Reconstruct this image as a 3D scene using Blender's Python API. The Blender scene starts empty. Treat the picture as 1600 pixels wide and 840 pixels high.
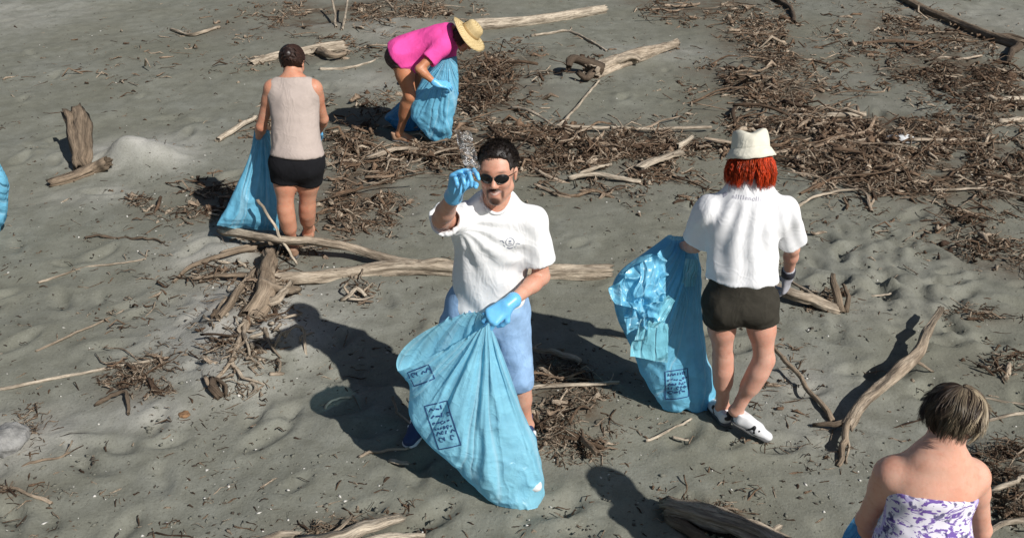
import bpy, bmesh, math, random
import numpy as np
from mathutils import Vector, Matrix
from mathutils.bvhtree import BVHTree
random.seed(7); rng = np.random.default_rng(7)
R = math.radians
scn = bpy.context.scene
COL = scn.collection
# ------------------------------------------------------------------ camera
F_PX, PITCH, CAM_H = 1400.0, R(29.0), 3.10
cam = bpy.data.cameras.new('camera'); cam.sensor_width = 36.0; cam.lens = 36.0 * F_PX / 1600.0
cam.clip_start = .05; cam.clip_end = 3000
camo = bpy.data.objects.new('camera', cam); COL.objects.link(camo)
camo.location = (0, 0, CAM_H); camo.rotation_euler = (R(90) - PITCH, 0, 0)
scn.camera = camo
# ------------------------------------------------------------------ light
SUN_AZ, SUN_EL = R(-45.0), R(41.0)          # direction in which shadows run, height of the sun
wd = bpy.data.worlds.new('World'); scn.world = wd; wd.use_nodes = True
nt = wd.node_tree; nt.nodes.clear()
sky = nt.nodes.new('ShaderNodeTexSky'); sky.sky_type = 'NISHITA'; sky.sun_disc = False
sky.sun_elevation = SUN_EL
sdir = Vector((-math.sin(SUN_AZ), -math.cos(SUN_AZ), 0))          # horizontal direction to the sun
sky.sun_rotation = math.atan2(sdir.x, sdir.y)
bg = nt.nodes.new('ShaderNodeBackground'); bg.inputs['Strength'].default_value = .05
wo = nt.nodes.new('ShaderNodeOutputWorld')
nt.links.new(sky.outputs[0], bg.inputs[0]); nt.links.new(bg.outputs[0], wo.inputs[0])
sl = bpy.data.lights.new('sun', 'SUN'); sl.energy = 5.0; sl.angle = R(.6); sl.color = (1, .968, .92)
so = bpy.data.objects.new('sun', sl); COL.objects.link(so)
tos = Vector((sdir.x * math.cos(SUN_EL), sdir.y * math.cos(SUN_EL), math.sin(SUN_EL)))
so.rotation_euler = tos.to_track_quat('Z', 'Y').to_euler(); so.location = tos * 40
scn.view_settings.view_transform = 'Standard'; scn.view_settings.look = 'None'
scn.view_settings.exposure = 0.0; scn.view_settings.gamma = 1.0; scn.view_settings.use_curve_mapping = False
scn.cycles.max_bounces = 8; scn.cycles.transparent_max_bounces = 12
scn.cycles.use_denoising = True

# ------------------------------------------------------------------ measuring helpers
CP, SP = math.cos(PITCH), math.sin(PITCH)
def W(px, py, Y):
    """the point seen at this place of the photograph, standing Y metres out"""
    x = (px - 800) / F_PX; y = (py - 420) / F_PX
    d = np.array([x, CP - y * SP, -(SP + y * CP)]); t = Y / d[1]
    return d * t + np.array([0, 0, CAM_H])
def G(px, py, z=0.0):
    """the point on the ground seen at this place of the photograph"""
    x = (px - 800) / F_PX; y = (py - 420) / F_PX
    d = np.array([x, CP - y * SP, -(SP + y * CP)]); t = (CAM_H - z) / -d[2]
    p = d * t; return np.array([p[0], p[1], z])
def nrm(v):
    v = np.asarray(v, float); return v / max(np.linalg.norm(v), 1e-9)
def lerp(a, b, t): return np.asarray(a, float) * (1 - t) + np.asarray(b, float) * t

# value noise on arrays of points
def _hash(i, j, k):
    n = (i * 374761393 + j * 668265263 + k * 2147483647 + 1013904223) & 0xFFFFFFFF
    n = ((n ^ (n >> 13)) * 1274126177) & 0xFFFFFFFF
    n = ((n ^ (n >> 16)) * 2246822519) & 0xFFFFFFFF
    return ((n >> 8) & 0xFFFF) / 32767.5 - 1.0
def vnoise(p):
    p = np.asarray(p, float); i = np.floor(p).astype(np.int64); f = p - i; f = f * f * f * (f * (f * 6 - 15) + 10)
    r = 0
    for a in (0, 1):
        for b in (0, 1):
            for c in (0, 1):
                w = (f[..., 0] if a else 1 - f[..., 0]) * (f[..., 1] if b else 1 - f[..., 1]) * (f[..., 2] if c else 1 - f[..., 2])
                r = r + w * _hash(i[..., 0] + a, i[..., 1] + b, i[..., 2] + c)
    return r
def fbm(p, o=3):
    p = np.asarray(p, float); s = 0; a = 1.0
    for q in range(o):
        s = s + a * vnoise(p + 17.3 * q); p = p * 2.03; a *= .5
    return s
def n2(x, y, s, o=3, z=0.0):
    return fbm(np.stack([np.asarray(x, float) * s, np.asarray(y, float) * s, np.full_like(np.asarray(x, float), z)], -1), o)

# ------------------------------------------------------------------ scene helpers
def link(o, parent=None):
    COL.objects.link(o)
    if parent is not None: o.parent = parent
    return o
def tag(o, label=None, cat=None, group=None, kind=None):
    if label: o['label'] = label
    if cat: o['category'] = cat
    if group: o['group'] = group
    if kind: o['kind'] = kind
    return o
def empty(name, loc):
    o = bpy.data.objects.new(name, None); COL.objects.link(o); o.location = [float(c) for c in loc]
    o.empty_display_size = .1
    return o
def mesh_np(name, V, Fq, smooth=True):
    """a mesh from arrays of vertices and of quads (or triangles)"""
    V = np.asarray(V, np.float32); Fq = np.asarray(Fq, np.int32)
    me = bpy.data.meshes.new(name); n = Fq.shape[1]
    me.vertices.add(len(V)); me.vertices.foreach_set('co', V.ravel())
    me.loops.add(Fq.size); me.loops.foreach_set('vertex_index', Fq.ravel())
    me.polygons.add(len(Fq)); me.polygons.foreach_set('loop_start', np.arange(0, Fq.size, n, dtype=np.int32))
    me.polygons.foreach_set('loop_total', np.full(len(Fq), n, np.int32))
    me.update(calc_edges=True)
    if smooth: me.polygons.foreach_set('use_smooth', np.ones(len(Fq), bool))
    me.validate()
    return me
def put(name, me, mat, parent=None, loc=None):
    """mesh given in world coordinates -> object, its origin at the parent (or at loc)"""
    o = bpy.data.objects.new(name, me)
    base = None
    if parent is not None:
        q = parent; base = np.zeros(3)
        while q is not None:
            base = base + np.array(q.location); q = q.parent
    elif loc is not None:
        base = np.asarray(loc, float); o.location = [float(c) for c in loc]
    if base is not None:
        co = np.empty(len(me.vertices) * 3, np.float32); me.vertices.foreach_get('co', co)
        co = co.reshape(-1, 3) - base.astype(np.float32); me.vertices.foreach_set('co', co.ravel()); me.update()
    for m in (mat if isinstance(mat, (list, tuple)) else [mat]): me.materials.append(m)
    return link(o, parent)
def pt_color(me, name, C):
    C = np.asarray(C, np.float32)
    if C.shape[1] == 3: C = np.concatenate([C, np.ones((len(C), 1), np.float32)], 1)
    a = me.attributes.new(name, 'FLOAT_COLOR', 'POINT'); a.data.foreach_set('color', C.ravel())
def pt_vec(me, name, C):
    a = me.attributes.new(name, 'FLOAT_VECTOR', 'POINT'); a.data.foreach_set('vector', np.asarray(C, np.float32).ravel())
def pt_float(me, name, C):
    a = me.attributes.new(name, 'FLOAT', 'POINT'); a.data.foreach_set('value', np.asarray(C, np.float32).ravel())

# ------------------------------------------------------------------ materials
class N:
    def __init__(s, name):
        s.m = bpy.data.materials.new(name); s.m.use_nodes = True; s.t = s.m.node_tree; s.t.nodes.clear()
        s.out = s.n('ShaderNodeOutputMaterial')
    def n(s, typ, **kw):
        x = s.t.nodes.new(typ)
        for k, v in kw.items(): setattr(x, k, v)
        return x
    def l(s, a, b): s.t.links.new(a, b)
    def noise(s, scale, detail=4, rough=.55, vec=None, w=None, dist=0):
        x = s.n('ShaderNodeTexNoise'); x.inputs['Scale'].default_value = scale; x.inputs['Detail'].default_value = detail
        x.inputs['Roughness'].default_value = rough; x.inputs['Distortion'].default_value = dist
        if vec is not None: s.l(vec, x.inputs['Vector'])
        return x
    def ramp(s, inp, stops):
        x = s.n('ShaderNodeValToRGB'); e = x.color_ramp.elements
        while len(e) < len(stops): e.new(.5)
        for q, (p, c) in zip(e, stops):
            q.position = p; q.color = (c, c, c, 1) if not hasattr(c, '__len__') else (*c, 1)
        s.l(inp, x.inputs[0]); return x
    def mix(s, fac, a, b, mode='MIX'):
        x = s.n('ShaderNodeMix'); x.data_type = 'RGBA'; x.blend_type = mode
        for i, v in ((0, fac), (6, a), (7, b)):
            if hasattr(v, 'is_linked') or hasattr(v, 'links'): s.l(v, x.inputs[i])
            elif hasattr(v, '__len__'): x.inputs[i].default_value = (*v, 1)
            else: x.inputs[i].default_value = v if i == 0 else (v, v, v, 1)
        return x.outputs[2]
    def bump(s, h, strength, dist, prev=None):
        x = s.n('ShaderNodeBump'); x.inputs['Strength'].default_value = strength; x.inputs['Distance'].default_value = dist
        s.l(h, x.inputs['Height'])
        if prev is not None: s.l(prev, x.inputs['Normal'])
        return x.outputs[0]
    def bsdf(s, color, rough=.8, normal=None, **kw):
        x = s.n('ShaderNodeBsdfPrincipled')
        if hasattr(color, 'links'): s.l(color, x.inputs['Base Color'])
        else: x.inputs['Base Color'].default_value = (*color, 1)
        if hasattr(rough, 'links'): s.l(rough, x.inputs['Roughness'])
        else: x.inputs['Roughness'].default_value = rough
        if normal is not None: s.l(normal, x.inputs['Normal'])
        for k, v in kw.items(): x.inputs[k].default_value = v
        s.l(x.outputs[0], s.out.inputs[0]); return x
    def pos(s): return s.n('ShaderNodeTexCoord').outputs['Object']
    def attr(s, name):
        x = s.n('ShaderNodeAttribute'); x.attribute_name = name; return x

def mat_cloth(name, col, var=.08, bump=.25, scale=420, rough=.92, coarse=26, crease=.13):
    s = N(name); p = s.pos()
    a = s.noise(coarse, 4, .6, p); f = s.noise(scale, 2, .5, p)
    c = s.mix(s.ramp(a.outputs[0], [(.3, 0.), (.7, 1.)]).outputs[0], [v * (1 - var) for v in col], [min(v * (1 + var), 1) for v in col])
    mp = s.n('ShaderNodeMapping'); mp.inputs['Scale'].default_value = (1, 1, .38); s.l(p, mp.inputs[0]); w = s.noise(10, 2, .5, mp.outputs[0], dist=.7); w2 = s.noise(7, 2, .5, p, dist=1.0)
    n = s.bump(a.outputs[0], .08, .006); n = s.bump(s.ramp(w.outputs[0], [(.40, 0.), (.5, 1.), (.58, 0.)]).outputs[0], crease, .012, n); n = s.bump(s.ramp(w2.outputs[0], [(.44, 0.), (.5, 1.), (.56, 0.)]).outputs[0], crease * .8, .009, n)
    n = s.bump(f.outputs[0], bump, .002, n)
    s.bsdf(c, rough, n, **{'Specular IOR Level': .2})
    return s.m
def mat_skin(name):
    s = N(name); p = s.pos(); a = s.attr('skin')
    f = s.noise(60, 4, .6, p); g = s.noise(9, 4, .65, p); h = s.noise(31, 4, .7, p); po = s.noise(330, 2, .6, p)
    c = s.mix(s.ramp(g.outputs[0], [(.35, 0.), (.68, .75)]).outputs[0], a.outputs[0], s.mix(1.0, a.outputs[0], (.98, .76, .69), 'MULTIPLY'))
    c = s.mix(s.ramp(h.outputs[0], [(.52, 0.), (.72, .55)]).outputs[0], c, s.mix(1.0, c, (.80, .66, .60), 'MULTIPLY'))
    c = s.mix(s.ramp(h.outputs[0], [(.28, .35), (.42, 0.)]).outputs[0], c, s.mix(1.0, c, (1.14, 1.16, 1.16), 'MULTIPLY'))
    n = s.bump(g.outputs[0], .2, .012); n = s.bump(f.outputs[0], .22, .004, n); n = s.bump(po.outputs[0], .15, .001, n)
    s.bsdf(c, .48, n, **{'Subsurface Weight': .12, 'Subsurface Scale': .012, 'Specular IOR Level': .4})
    return s.m
def mat_plain(name, col, rough=.5, **kw):
    s = N(name); p = s.pos(); a = s.noise(40, 4, .6, p)
    c = s.mix(s.ramp(a.outputs[0], [(.3, 0.), (.75, 1.)]).outputs[0], [v * .88 for v in col], col)
    s.bsdf(c, rough, s.bump(a.outputs[0], .1, .002), **kw); return s.m
def mat_hair(name):
    s = N(name); a = s.attr('tint')
    s.bsdf(a.outputs[0], .42, None, **{'Specular IOR Level': .35}); return s.m
def mat_bag(name, col, trans=.16, milky=.5):
    """thin blue polythene: part of the light is thrown back, part glows through, a little passes straight"""
    s = N(name); p = s.pos()
    a = s.noise(11, 4, .55, p, dist=.5); b = s.noise(38, 3, .6, p, dist=1.0); fan = s.attr('fan').outputs['Vector']
    f1 = s.noise(.42, 2, .5, fan, dist=.25); f2 = s.noise(1.2, 2, .5, fan, dist=.2)
    vo = s.n('ShaderNodeTexVoronoi'); vo.feature = 'DISTANCE_TO_EDGE'; vo.inputs['Scale'].default_value = 13; wv = s.mix(.12, p, a.outputs['Color']); s.l(wv, vo.inputs['Vector'])
    n = s.bump(a.outputs[0], .3, .02); n = s.bump(s.ramp(vo.outputs[0], [(.0, 1.), (.10, .35), (.3, 0.)]).outputs[0], .2, .010, n); n = s.bump(b.outputs[0], .14, .006, n)
    n = s.bump(s.ramp(f1.outputs[0], [(.40, 0.), (.5, 1.), (.60, 0.)]).outputs[0], .6, .022, n); n = s.bump(f2.outputs[0], .30, .012, n)
    m = s.ramp(a.outputs[0], [(.3, 0.), (.72, 1.)]).outputs[0]
    c = s.mix(m, [v * .86 for v in col], [min(1, v * 1.08 + .01) for v in col])
    c = s.mix(s.ramp(f1.outputs[0], [(.475, 0.), (.5, .45), (.525, 0.)]).outputs[0], c, (.55, .82, .93))
    d = s.n('ShaderNodeBsdfDiffuse'); s.l(c, d.inputs[0]); s.l(n, d.inputs['Normal'])
    tl = s.n('ShaderNodeBsdfTranslucent'); s.l(c, tl.inputs[0]); s.l(n, tl.inputs['Normal'])
    tp = s.n('ShaderNodeBsdfTransparent'); tp.inputs[0].default_value = (.45, .80, .95, 1)
    gl = s.n('ShaderNodeBsdfGlossy'); gl.inputs['Roughness'].default_value = .32; s.l(n, gl.inputs['Normal'])
    m1 = s.n('ShaderNodeMixShader'); m1.inputs[0].default_value = 1 - milky; s.l(d.outputs[0], m1.inputs[1]); s.l(tl.outputs[0], m1.inputs[2])
    m2 = s.n('ShaderNodeMixShader'); m2.inputs[0].default_value = trans; s.l(m1.outputs[0], m2.inputs[1]); s.l(tp.outputs[0], m2.inputs[2])
    m3 = s.n('ShaderNodeMixShader'); m3.inputs[0].default_value = .055; s.l(m2.outputs[0], m3.inputs[1]); s.l(gl.outputs[0], m3.inputs[2])
    s.l(m3.outputs[0], s.out.inputs[0]); return s.m
def mat_wood(name, pale, mid, dark, bias=0.0, rnd=.5):
    s = N(name); g = s.attr('grain'); t = s.attr('tint').outputs['Fac']
    oi = s.n('ShaderNodeObjectInfo')
    a = s.noise(34, 5, .65, g.outputs['Vector']); b = s.noise(9, 4, .6, s.pos()); f = s.noise(120, 3, .6, g.outputs['Vector'])
    # which wood it is: its own tint, shifted per object
    mm = s.n('ShaderNodeMath', operation='MULTIPLY_ADD'); s.l(oi.outputs['Random'], mm.inputs[0]); mm.inputs[1].default_value = rnd; s.l(t, mm.inputs[2])
    m2 = s.n('ShaderNodeMath', operation='MULTIPLY_ADD'); s.l(b.outputs[0], m2.inputs[0]); m2.inputs[1].default_value = .55; s.l(mm.outputs[0], m2.inputs[2])
    m3 = s.n('ShaderNodeMath', operation='ADD'); s.l(m2.outputs[0], m3.inputs[0]); m3.inputs[1].default_value = -.275 - rnd / 2 + bias
    c = s.ramp(m3.outputs[0], [(.05, dark), (.45, mid), (.95, pale)]).outputs[0]
    c = s.mix(s.ramp(a.outputs[0], [(.36, .8), (.60, 0.)]).outputs[0], c, [v * .30 for v in mid])
    c = s.mix(s.ramp(f.outputs[0], [(.38, .45), (.55, 0.)]).outputs[0], c, [v * .35 for v in mid])
    n = s.bump(a.outputs[0], 1.0, .025); n = s.bump(f.outputs[0], .6, .006, n)
    s.bsdf(c, .9, n, **{'Specular IOR Level': .2}); return s.m

SKIN = mat_skin('skin')
HAIR = mat_hair('hair_strands')
M_WOOD = mat_wood('weathered_wood', (.68, .57, .44), (.32, .215, .14), (.055, .036, .026), rnd=.25)
M_LOG = mat_wood('bleached_log_wood', (.64, .55, .43), (.36, .275, .195), (.08, .056, .04), rnd=.0)
M_LITTER = mat_wood('twig_litter_wood', (.62, .51, .385), (.27, .175, .112), (.055, .034, .024), rnd=0)
BAG = mat_bag('blue_polythene', (.22, .64, .88), .18, .78)
BAG_T = mat_bag('thin_blue_polythene', (.33, .75, .95), .17, .74)
BAG_D = mat_bag('deep_blue_polythene', (.06, .33, .64), .16, .6)
INK = mat_plain('navy_ink', (.025, .065, .20), .6)
# ------------------------------------------------------------------ the beach
rngg = np.random.default_rng(3)
MOUNDS = []      # (x, y, rx, ry, height)
def mound(px, py, rx, ry, h):
    g = G(px, py); MOUNDS.append((g[0], g[1], rx, ry, h))
mound(222, 246, .38, .32, .20); mound(200, 252, .16, .14, .08); mound(255, 250, .15, .13, .06); mound(395, 520, .46, .58, .13); mound(410, 470, .2, .18, .08); mound(365, 590, .2, .18, .08); mound(440, 540, .18, .14, .07); mound(345, 520, .14, .12, .06); mound(30, 690, .22, .18, .05); mound(560, 320, .5, .5, .03)
mound(890, 650, .38, .34, .06); mound(640, 45, .7, .5, .10); mound(500, 50, .8, .4, .08); mound(235, 650, .16, .1, .03)
mound(350, 395, .4, .25, .06); mound(770, 150, .5, .45, .06); mound(1010, 90, .9, .4, .05); mound(1190, 130, .7, 1.3, .05)
mound(1420, 215, 1.4, .5, .05); mound(1540, 150, .9, .5, .05); mound(900, 240, 1.6, .35, .05); mound(1580, 760, .3, .3, .05)
mound(200, 190, .8, .5, -.03); mound(1330, 480, .6, .5, .03); mound(330, 370, .4, .2, .04)
PRINTS = []      # footprints: x, y, angle
for _ in range(210):
    g = G(rngg.uniform(-60, 1660), rngg.uniform(60, 860)); PRINTS.append((g[0], g[1], rngg.uniform(0, 6.28), rngg.uniform(.7, 1.1)))
for _ in range(70):
    g = G(rngg.normal(1370, 90), rngg.normal(420, 50)); PRINTS.append((g[0], g[1], rngg.uniform(0, 6.28), rngg.uniform(.7, 1.1)))
def ground_smooth(x, y):
    x = np.asarray(x, float); y = np.asarray(y, float)
    h = .030 * n2(x, y, .55, 2) + .012 * n2(x, y, 1.9, 2, 4.)
    for (mx, my, rx, ry, a) in MOUNDS:
        h = h + a * np.exp(-(((x - mx) / rx) ** 2 + ((y - my) / ry) ** 2) * 1.2)
    return h
def ground_z(x, y):
    x = np.asarray(x, float); y = np.asarray(y, float)
    h = ground_smooth(x, y)
    w = x + .8 * y + .5 * n2(x, y, .5, 2, 9.)
    h = h + .0025 * np.sin(w * 13) * np.clip(n2(x, y, .4, 2, 2.) + .2, 0, 1)
    ds = 1 + 2.6 * dry_sand(x, y)
    h = h + ds * (.005 * n2(x, y, 6, 3, 1.) + .0025 * n2(x, y, 19, 2, 3.))
    return h
def build_ground():
    xs = np.arange(-9.5, 9.5, .035); ys = np.concatenate([np.arange(.2, 8, .03), np.arange(8, 16.5, .05)])
    X, Y = np.meshgrid(xs, ys, indexing='ij'); Z = ground_z(X, Y)
    for (px, py, a, s) in PRINTS:
        i0, i1 = np.searchsorted(xs, [px - .3, px + .3]); j0, j1 = np.searchsorted(ys, [py - .3, py + .3])
        if i1 <= i0 or j1 <= j0: continue
        dx = X[i0:i1, j0:j1] - px; dy = Y[i0:i1, j0:j1] - py
        u = (dx * math.cos(a) + dy * math.sin(a)) / (.13 * s); v = (-dx * math.sin(a) + dy * math.cos(a)) / (.052 * s)
        r2 = u * u + v * v
        Z[i0:i1, j0:j1] += -.030 * s * np.exp(-r2 ** 1.6) + .013 * s * np.exp(-(np.sqrt(r2) - 1.5) ** 2 * 5)
    # fade to a flat sheet at the rim
    e = np.minimum(np.minimum(X + 9.5, 9.46 - X), np.minimum(Y - .2, 16.4 - Y)); Z *= np.clip(e / .6, 0, 1)
    nx, ny = X.shape
    V = np.stack([X, Y, Z], -1).reshape(-1, 3)
    id_ = np.arange(nx * ny).reshape(nx, ny)
    Fq = np.stack([id_[:-1, :-1], id_[1:, :-1], id_[1:, 1:], id_[:-1, 1:]], -1).reshape(-1, 4)
    # outer ring out to the horizon
    x0, x1, y0, y1 = xs[0], xs[-1], ys[0], ys[-1]; B = 900.
    oc = np.array([[-B, -B, 0], [B, -B, 0], [B, B, 0], [-B, B, 0]]); k = len(V)
    c = [id_[0, 0], id_[-1, 0], id_[-1, -1], id_[0, -1]]
    ring = np.array([[k, k + 1, c[1], c[0]], [k + 1, k + 2, c[2], c[1]], [k + 2, k + 3, c[3], c[2]], [k + 3, k, c[0], c[3]]])
    V = np.concatenate([V, oc]); Fq = np.concatenate([Fq, ring])
    me = mesh_np('beach_ground', V, Fq)
    # how much plant litter and how dry the sand is: its own colour, stored at the vertices
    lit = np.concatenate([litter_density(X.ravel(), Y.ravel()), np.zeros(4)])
    dry = np.concatenate([dry_sand(X.ravel(), Y.ravel()), np.zeros(4)])
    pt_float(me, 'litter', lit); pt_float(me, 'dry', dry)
    s = N('grey_sand'); p = s.pos()
    big = s.noise(.8, 4, .6, p, dist=.5); mid = s.noise(6, 5, .65, p); fine = s.noise(70, 4, .7, p); grit = s.noise(260, 2, .6, p)
    c = s.mix(s.ramp(big.outputs[0], [(.35, 0.), (.65, 1.)]).outputs[0], (.186, .186, .147), (.226, .230, .197))
    c = s.mix(s.ramp(mid.outputs[0], [(.38, .55), (.6, 0.)]).outputs[0], c, (.132, .131, .102))
    dd = s.n('ShaderNodeMath', operation='MULTIPLY'); s.l(s.attr('dry').outputs['Fac'], dd.inputs[0]); s.l(s.ramp(mid.outputs[0], [(.25, .5), (.55, 1.)]).outputs[0], dd.inputs[1])
    c = s.mix(dd.outputs[0], c, (.41, .40, .365))
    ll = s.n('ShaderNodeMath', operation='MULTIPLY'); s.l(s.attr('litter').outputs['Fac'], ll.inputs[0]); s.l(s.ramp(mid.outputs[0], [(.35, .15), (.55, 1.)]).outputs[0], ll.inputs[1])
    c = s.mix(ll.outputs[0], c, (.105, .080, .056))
    c = s.mix(s.ramp(fine.outputs[0], [(.30, .5), (.45, 0.)]).outputs[0], c, (.07, .064, .05))
    c = s.mix(s.ramp(fine.outputs[0], [(.62, 0.), (.75, .5)]).outputs[0], c, (.42, .41, .37))
    c = s.mix(s.ramp(grit.outputs[0], [(.3, .28), (.5, 0.)]).outputs[0], c, (.08, .072, .058))
    n = s.bump(mid.outputs[0], .4, .03); n = s.bump(fine.outputs[0], .4, .010, n); n = s.bump(grit.outputs[0], .3, .003, n)
    s.bsdf(c, .93, n, **{'Specular IOR Level': .15})
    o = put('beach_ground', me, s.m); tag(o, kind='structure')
    o['label'] = 'grey green sandy beach strewn with driftwood litter'
    return o

# litter fields, measured on the photograph: centre, half sizes (pixels), turn, weight, height of the tangle (m), darkness
FIELDS = [
 (775,128,72,48,0,1.5,.20,.5),(745,165,50,25,0,1.0,.10,.5),(815,95,40,25,0,.7,.10,.5),
 (860,232,200,34,2,1.6,.09,.3),(1010,225,110,34,0,1.4,.09,.2),(930,262,130,26,4,1.1,.06,.3),(650,255,110,34,0,1.1,.06,.1),(560,225,60,30,0,.9,.06,.3),
 (560,300,70,60,0,1.3,.05,.0),(590,340,60,25,0,.5,.03,0),(540,180,55,36,0,.7,.08,.6),(640,215,60,18,0,.6,.05,.3),
 (1190,70,62,85,-22,1.5,.07,.2),(1120,14,95,24,0,1.3,.06,.3),(1195,140,95,50,0,1.3,.06,.05),(1240,190,120,40,0,1.0,.05,.1),(1040,10,60,18,10,.8,.05,.5),
 (1330,262,100,36,0,1.5,.06,.15),(1420,215,130,34,0,1.3,.06,.2),(1520,255,110,42,0,1.3,.06,.2),(1300,215,90,26,0,1.2,.06,.6),(1430,290,150,25,3,1.0,.04,.0),(1390,245,160,30,0,1.1,.05,.0),(1560,300,80,22,0,.8,.04,.1),
 (1475,112,115,26,12,1.2,.06,.7),(1545,140,80,34,0,1.2,.06,.4),(1450,50,105,30,14,1.2,.06,.3),(1330,100,60,40,0,.4,.03,.3),(1560,190,70,30,0,.8,.05,.2),
 (1500,355,70,26,8,1.0,.05,.3),(1560,400,60,26,10,1.0,.05,.3),(1530,492,60,14,5,.5,.03,.4),(1560,570,60,22,-8,.4,.03,.3),(1550,330,60,18,0,.5,.03,.2),
 (1580,750,46,44,0,1.6,.10,.6),(1568,705,50,20,0,.9,.06,.5),(1590,800,30,30,0,1.0,.08,.4),
 (890,655,60,52,0,1.6,.05,-.1),(870,590,50,28,0,.9,.06,.2),(905,700,55,18,0,.6,.03,0),(560,455,26,16,0,.5,.04,-.1),
 (385,470,60,70,0,.5,.05,-.2),(365,560,44,50,0,.5,.04,-.3),(320,425,46,20,-20,.9,.05,.6),(420,455,34,36,0,.8,.06,.4),(440,390,60,16,0,.6,.05,.3),
 (560,18,160,18,0,1.5,.06,.0),(480,42,60,26,0,1.0,.06,.1),(660,14,80,14,0,1.0,.08,.0),(640,170,16,10,0,.2,.04,.5),
 (215,582,50,30,0,.9,.04,.1),(230,612,40,16,0,.7,.03,.2),(40,672,36,34,0,.5,.03,.1),(20,765,60,16,10,.5,.03,.3),(235,325,40,14,20,.5,.03,.1),(335,300,60,26,0,.6,.04,.2),(310,330,40,18,0,.6,.03,.0),
 (1120,815,80,26,20,.9,.04,.4),(540,822,90,16,-15,.8,.04,-.1),(1300,700,50,40,0,.15,.02,.2),(1290,470,40,20,0,.6,.03,.2),(360,45,60,22,-12,.35,.03,.1),(420,200,34,30,0,.5,.03,.1),
 (470,90,90,14,-8,.6,.04,.1),(600,120,30,40,0,.3,.04,.3),(910,100,40,30,0,.3,.04,.4),(1230,590,40,60,0,.2,.02,.2),
 (1350,150,230,110,0,.30,.03,.1),(1300,60,220,70,0,.25,.02,.1),(1450,330,160,60,0,.25,.02,.1),(560,60,200,40,0,.35,.03,.1),(700,200,200,60,0,.30,.03,.1),(300,480,160,120,0,.10,.02,.3),(1000,300,160,25,0,.4,.02,.1),(230,90,200,60,-10,.10,.02,.2),
]
_FC = []
for f in FIELDS:
    c = G(f[0], f[1]); e = G(f[0] + f[2], f[1]); u = G(f[0], max(f[1] - f[3], -60)); d_ = G(f[0], f[1] + f[3])
    _FC.append((c[0], (u[1] + d_[1]) / 2, abs(e[0] - c[0]), (u[1] - d_[1]) / 2))
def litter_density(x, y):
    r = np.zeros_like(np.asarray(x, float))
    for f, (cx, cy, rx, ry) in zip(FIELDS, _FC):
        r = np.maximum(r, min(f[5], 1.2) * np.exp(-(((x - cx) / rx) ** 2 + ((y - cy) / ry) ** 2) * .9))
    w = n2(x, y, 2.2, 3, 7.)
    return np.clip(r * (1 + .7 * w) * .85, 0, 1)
DRY = [(222,238,.55,.45,1.2),(395,500,.5,.7,1.1),(360,390,.5,.3,.8),(330,560,.3,.4,.5),(30,680,.3,.25,.8),(620,50,.8,.5,.5),(510,45,.6,.3,.6),(1350,460,.8,.5,.15),(235,645,.25,.15,.7),(20,20,1.2,1.2,.35),(1030,80,.8,.4,.4),(590,130,.5,.5,.4),(140,300,.5,.2,.4),(1250,610,.3,.4,.4),(480,470,.3,.2,.4),(1540,30,1.2,1.0,.30),(1560,75,.7,.3,.3)]
def dry_sand(x, y):
    r = np.zeros_like(np.asarray(x, float))
    for (px, py, rx, ry, a) in DRY:
        g = G(px, py); r = np.maximum(r, a * np.exp(-(((x - g[0]) / rx) ** 2 + ((y - g[1]) / ry) ** 2)))
    return np.clip(r * (1 + .5 * n2(x, y, 3., 3, 5.)), 0, 1)
build_ground()
def on_ground(px, py):
    g = G(px, py)
    for _ in range(4): g = G(px, py, float(ground_smooth(g[0], g[1])))
    return g

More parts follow.
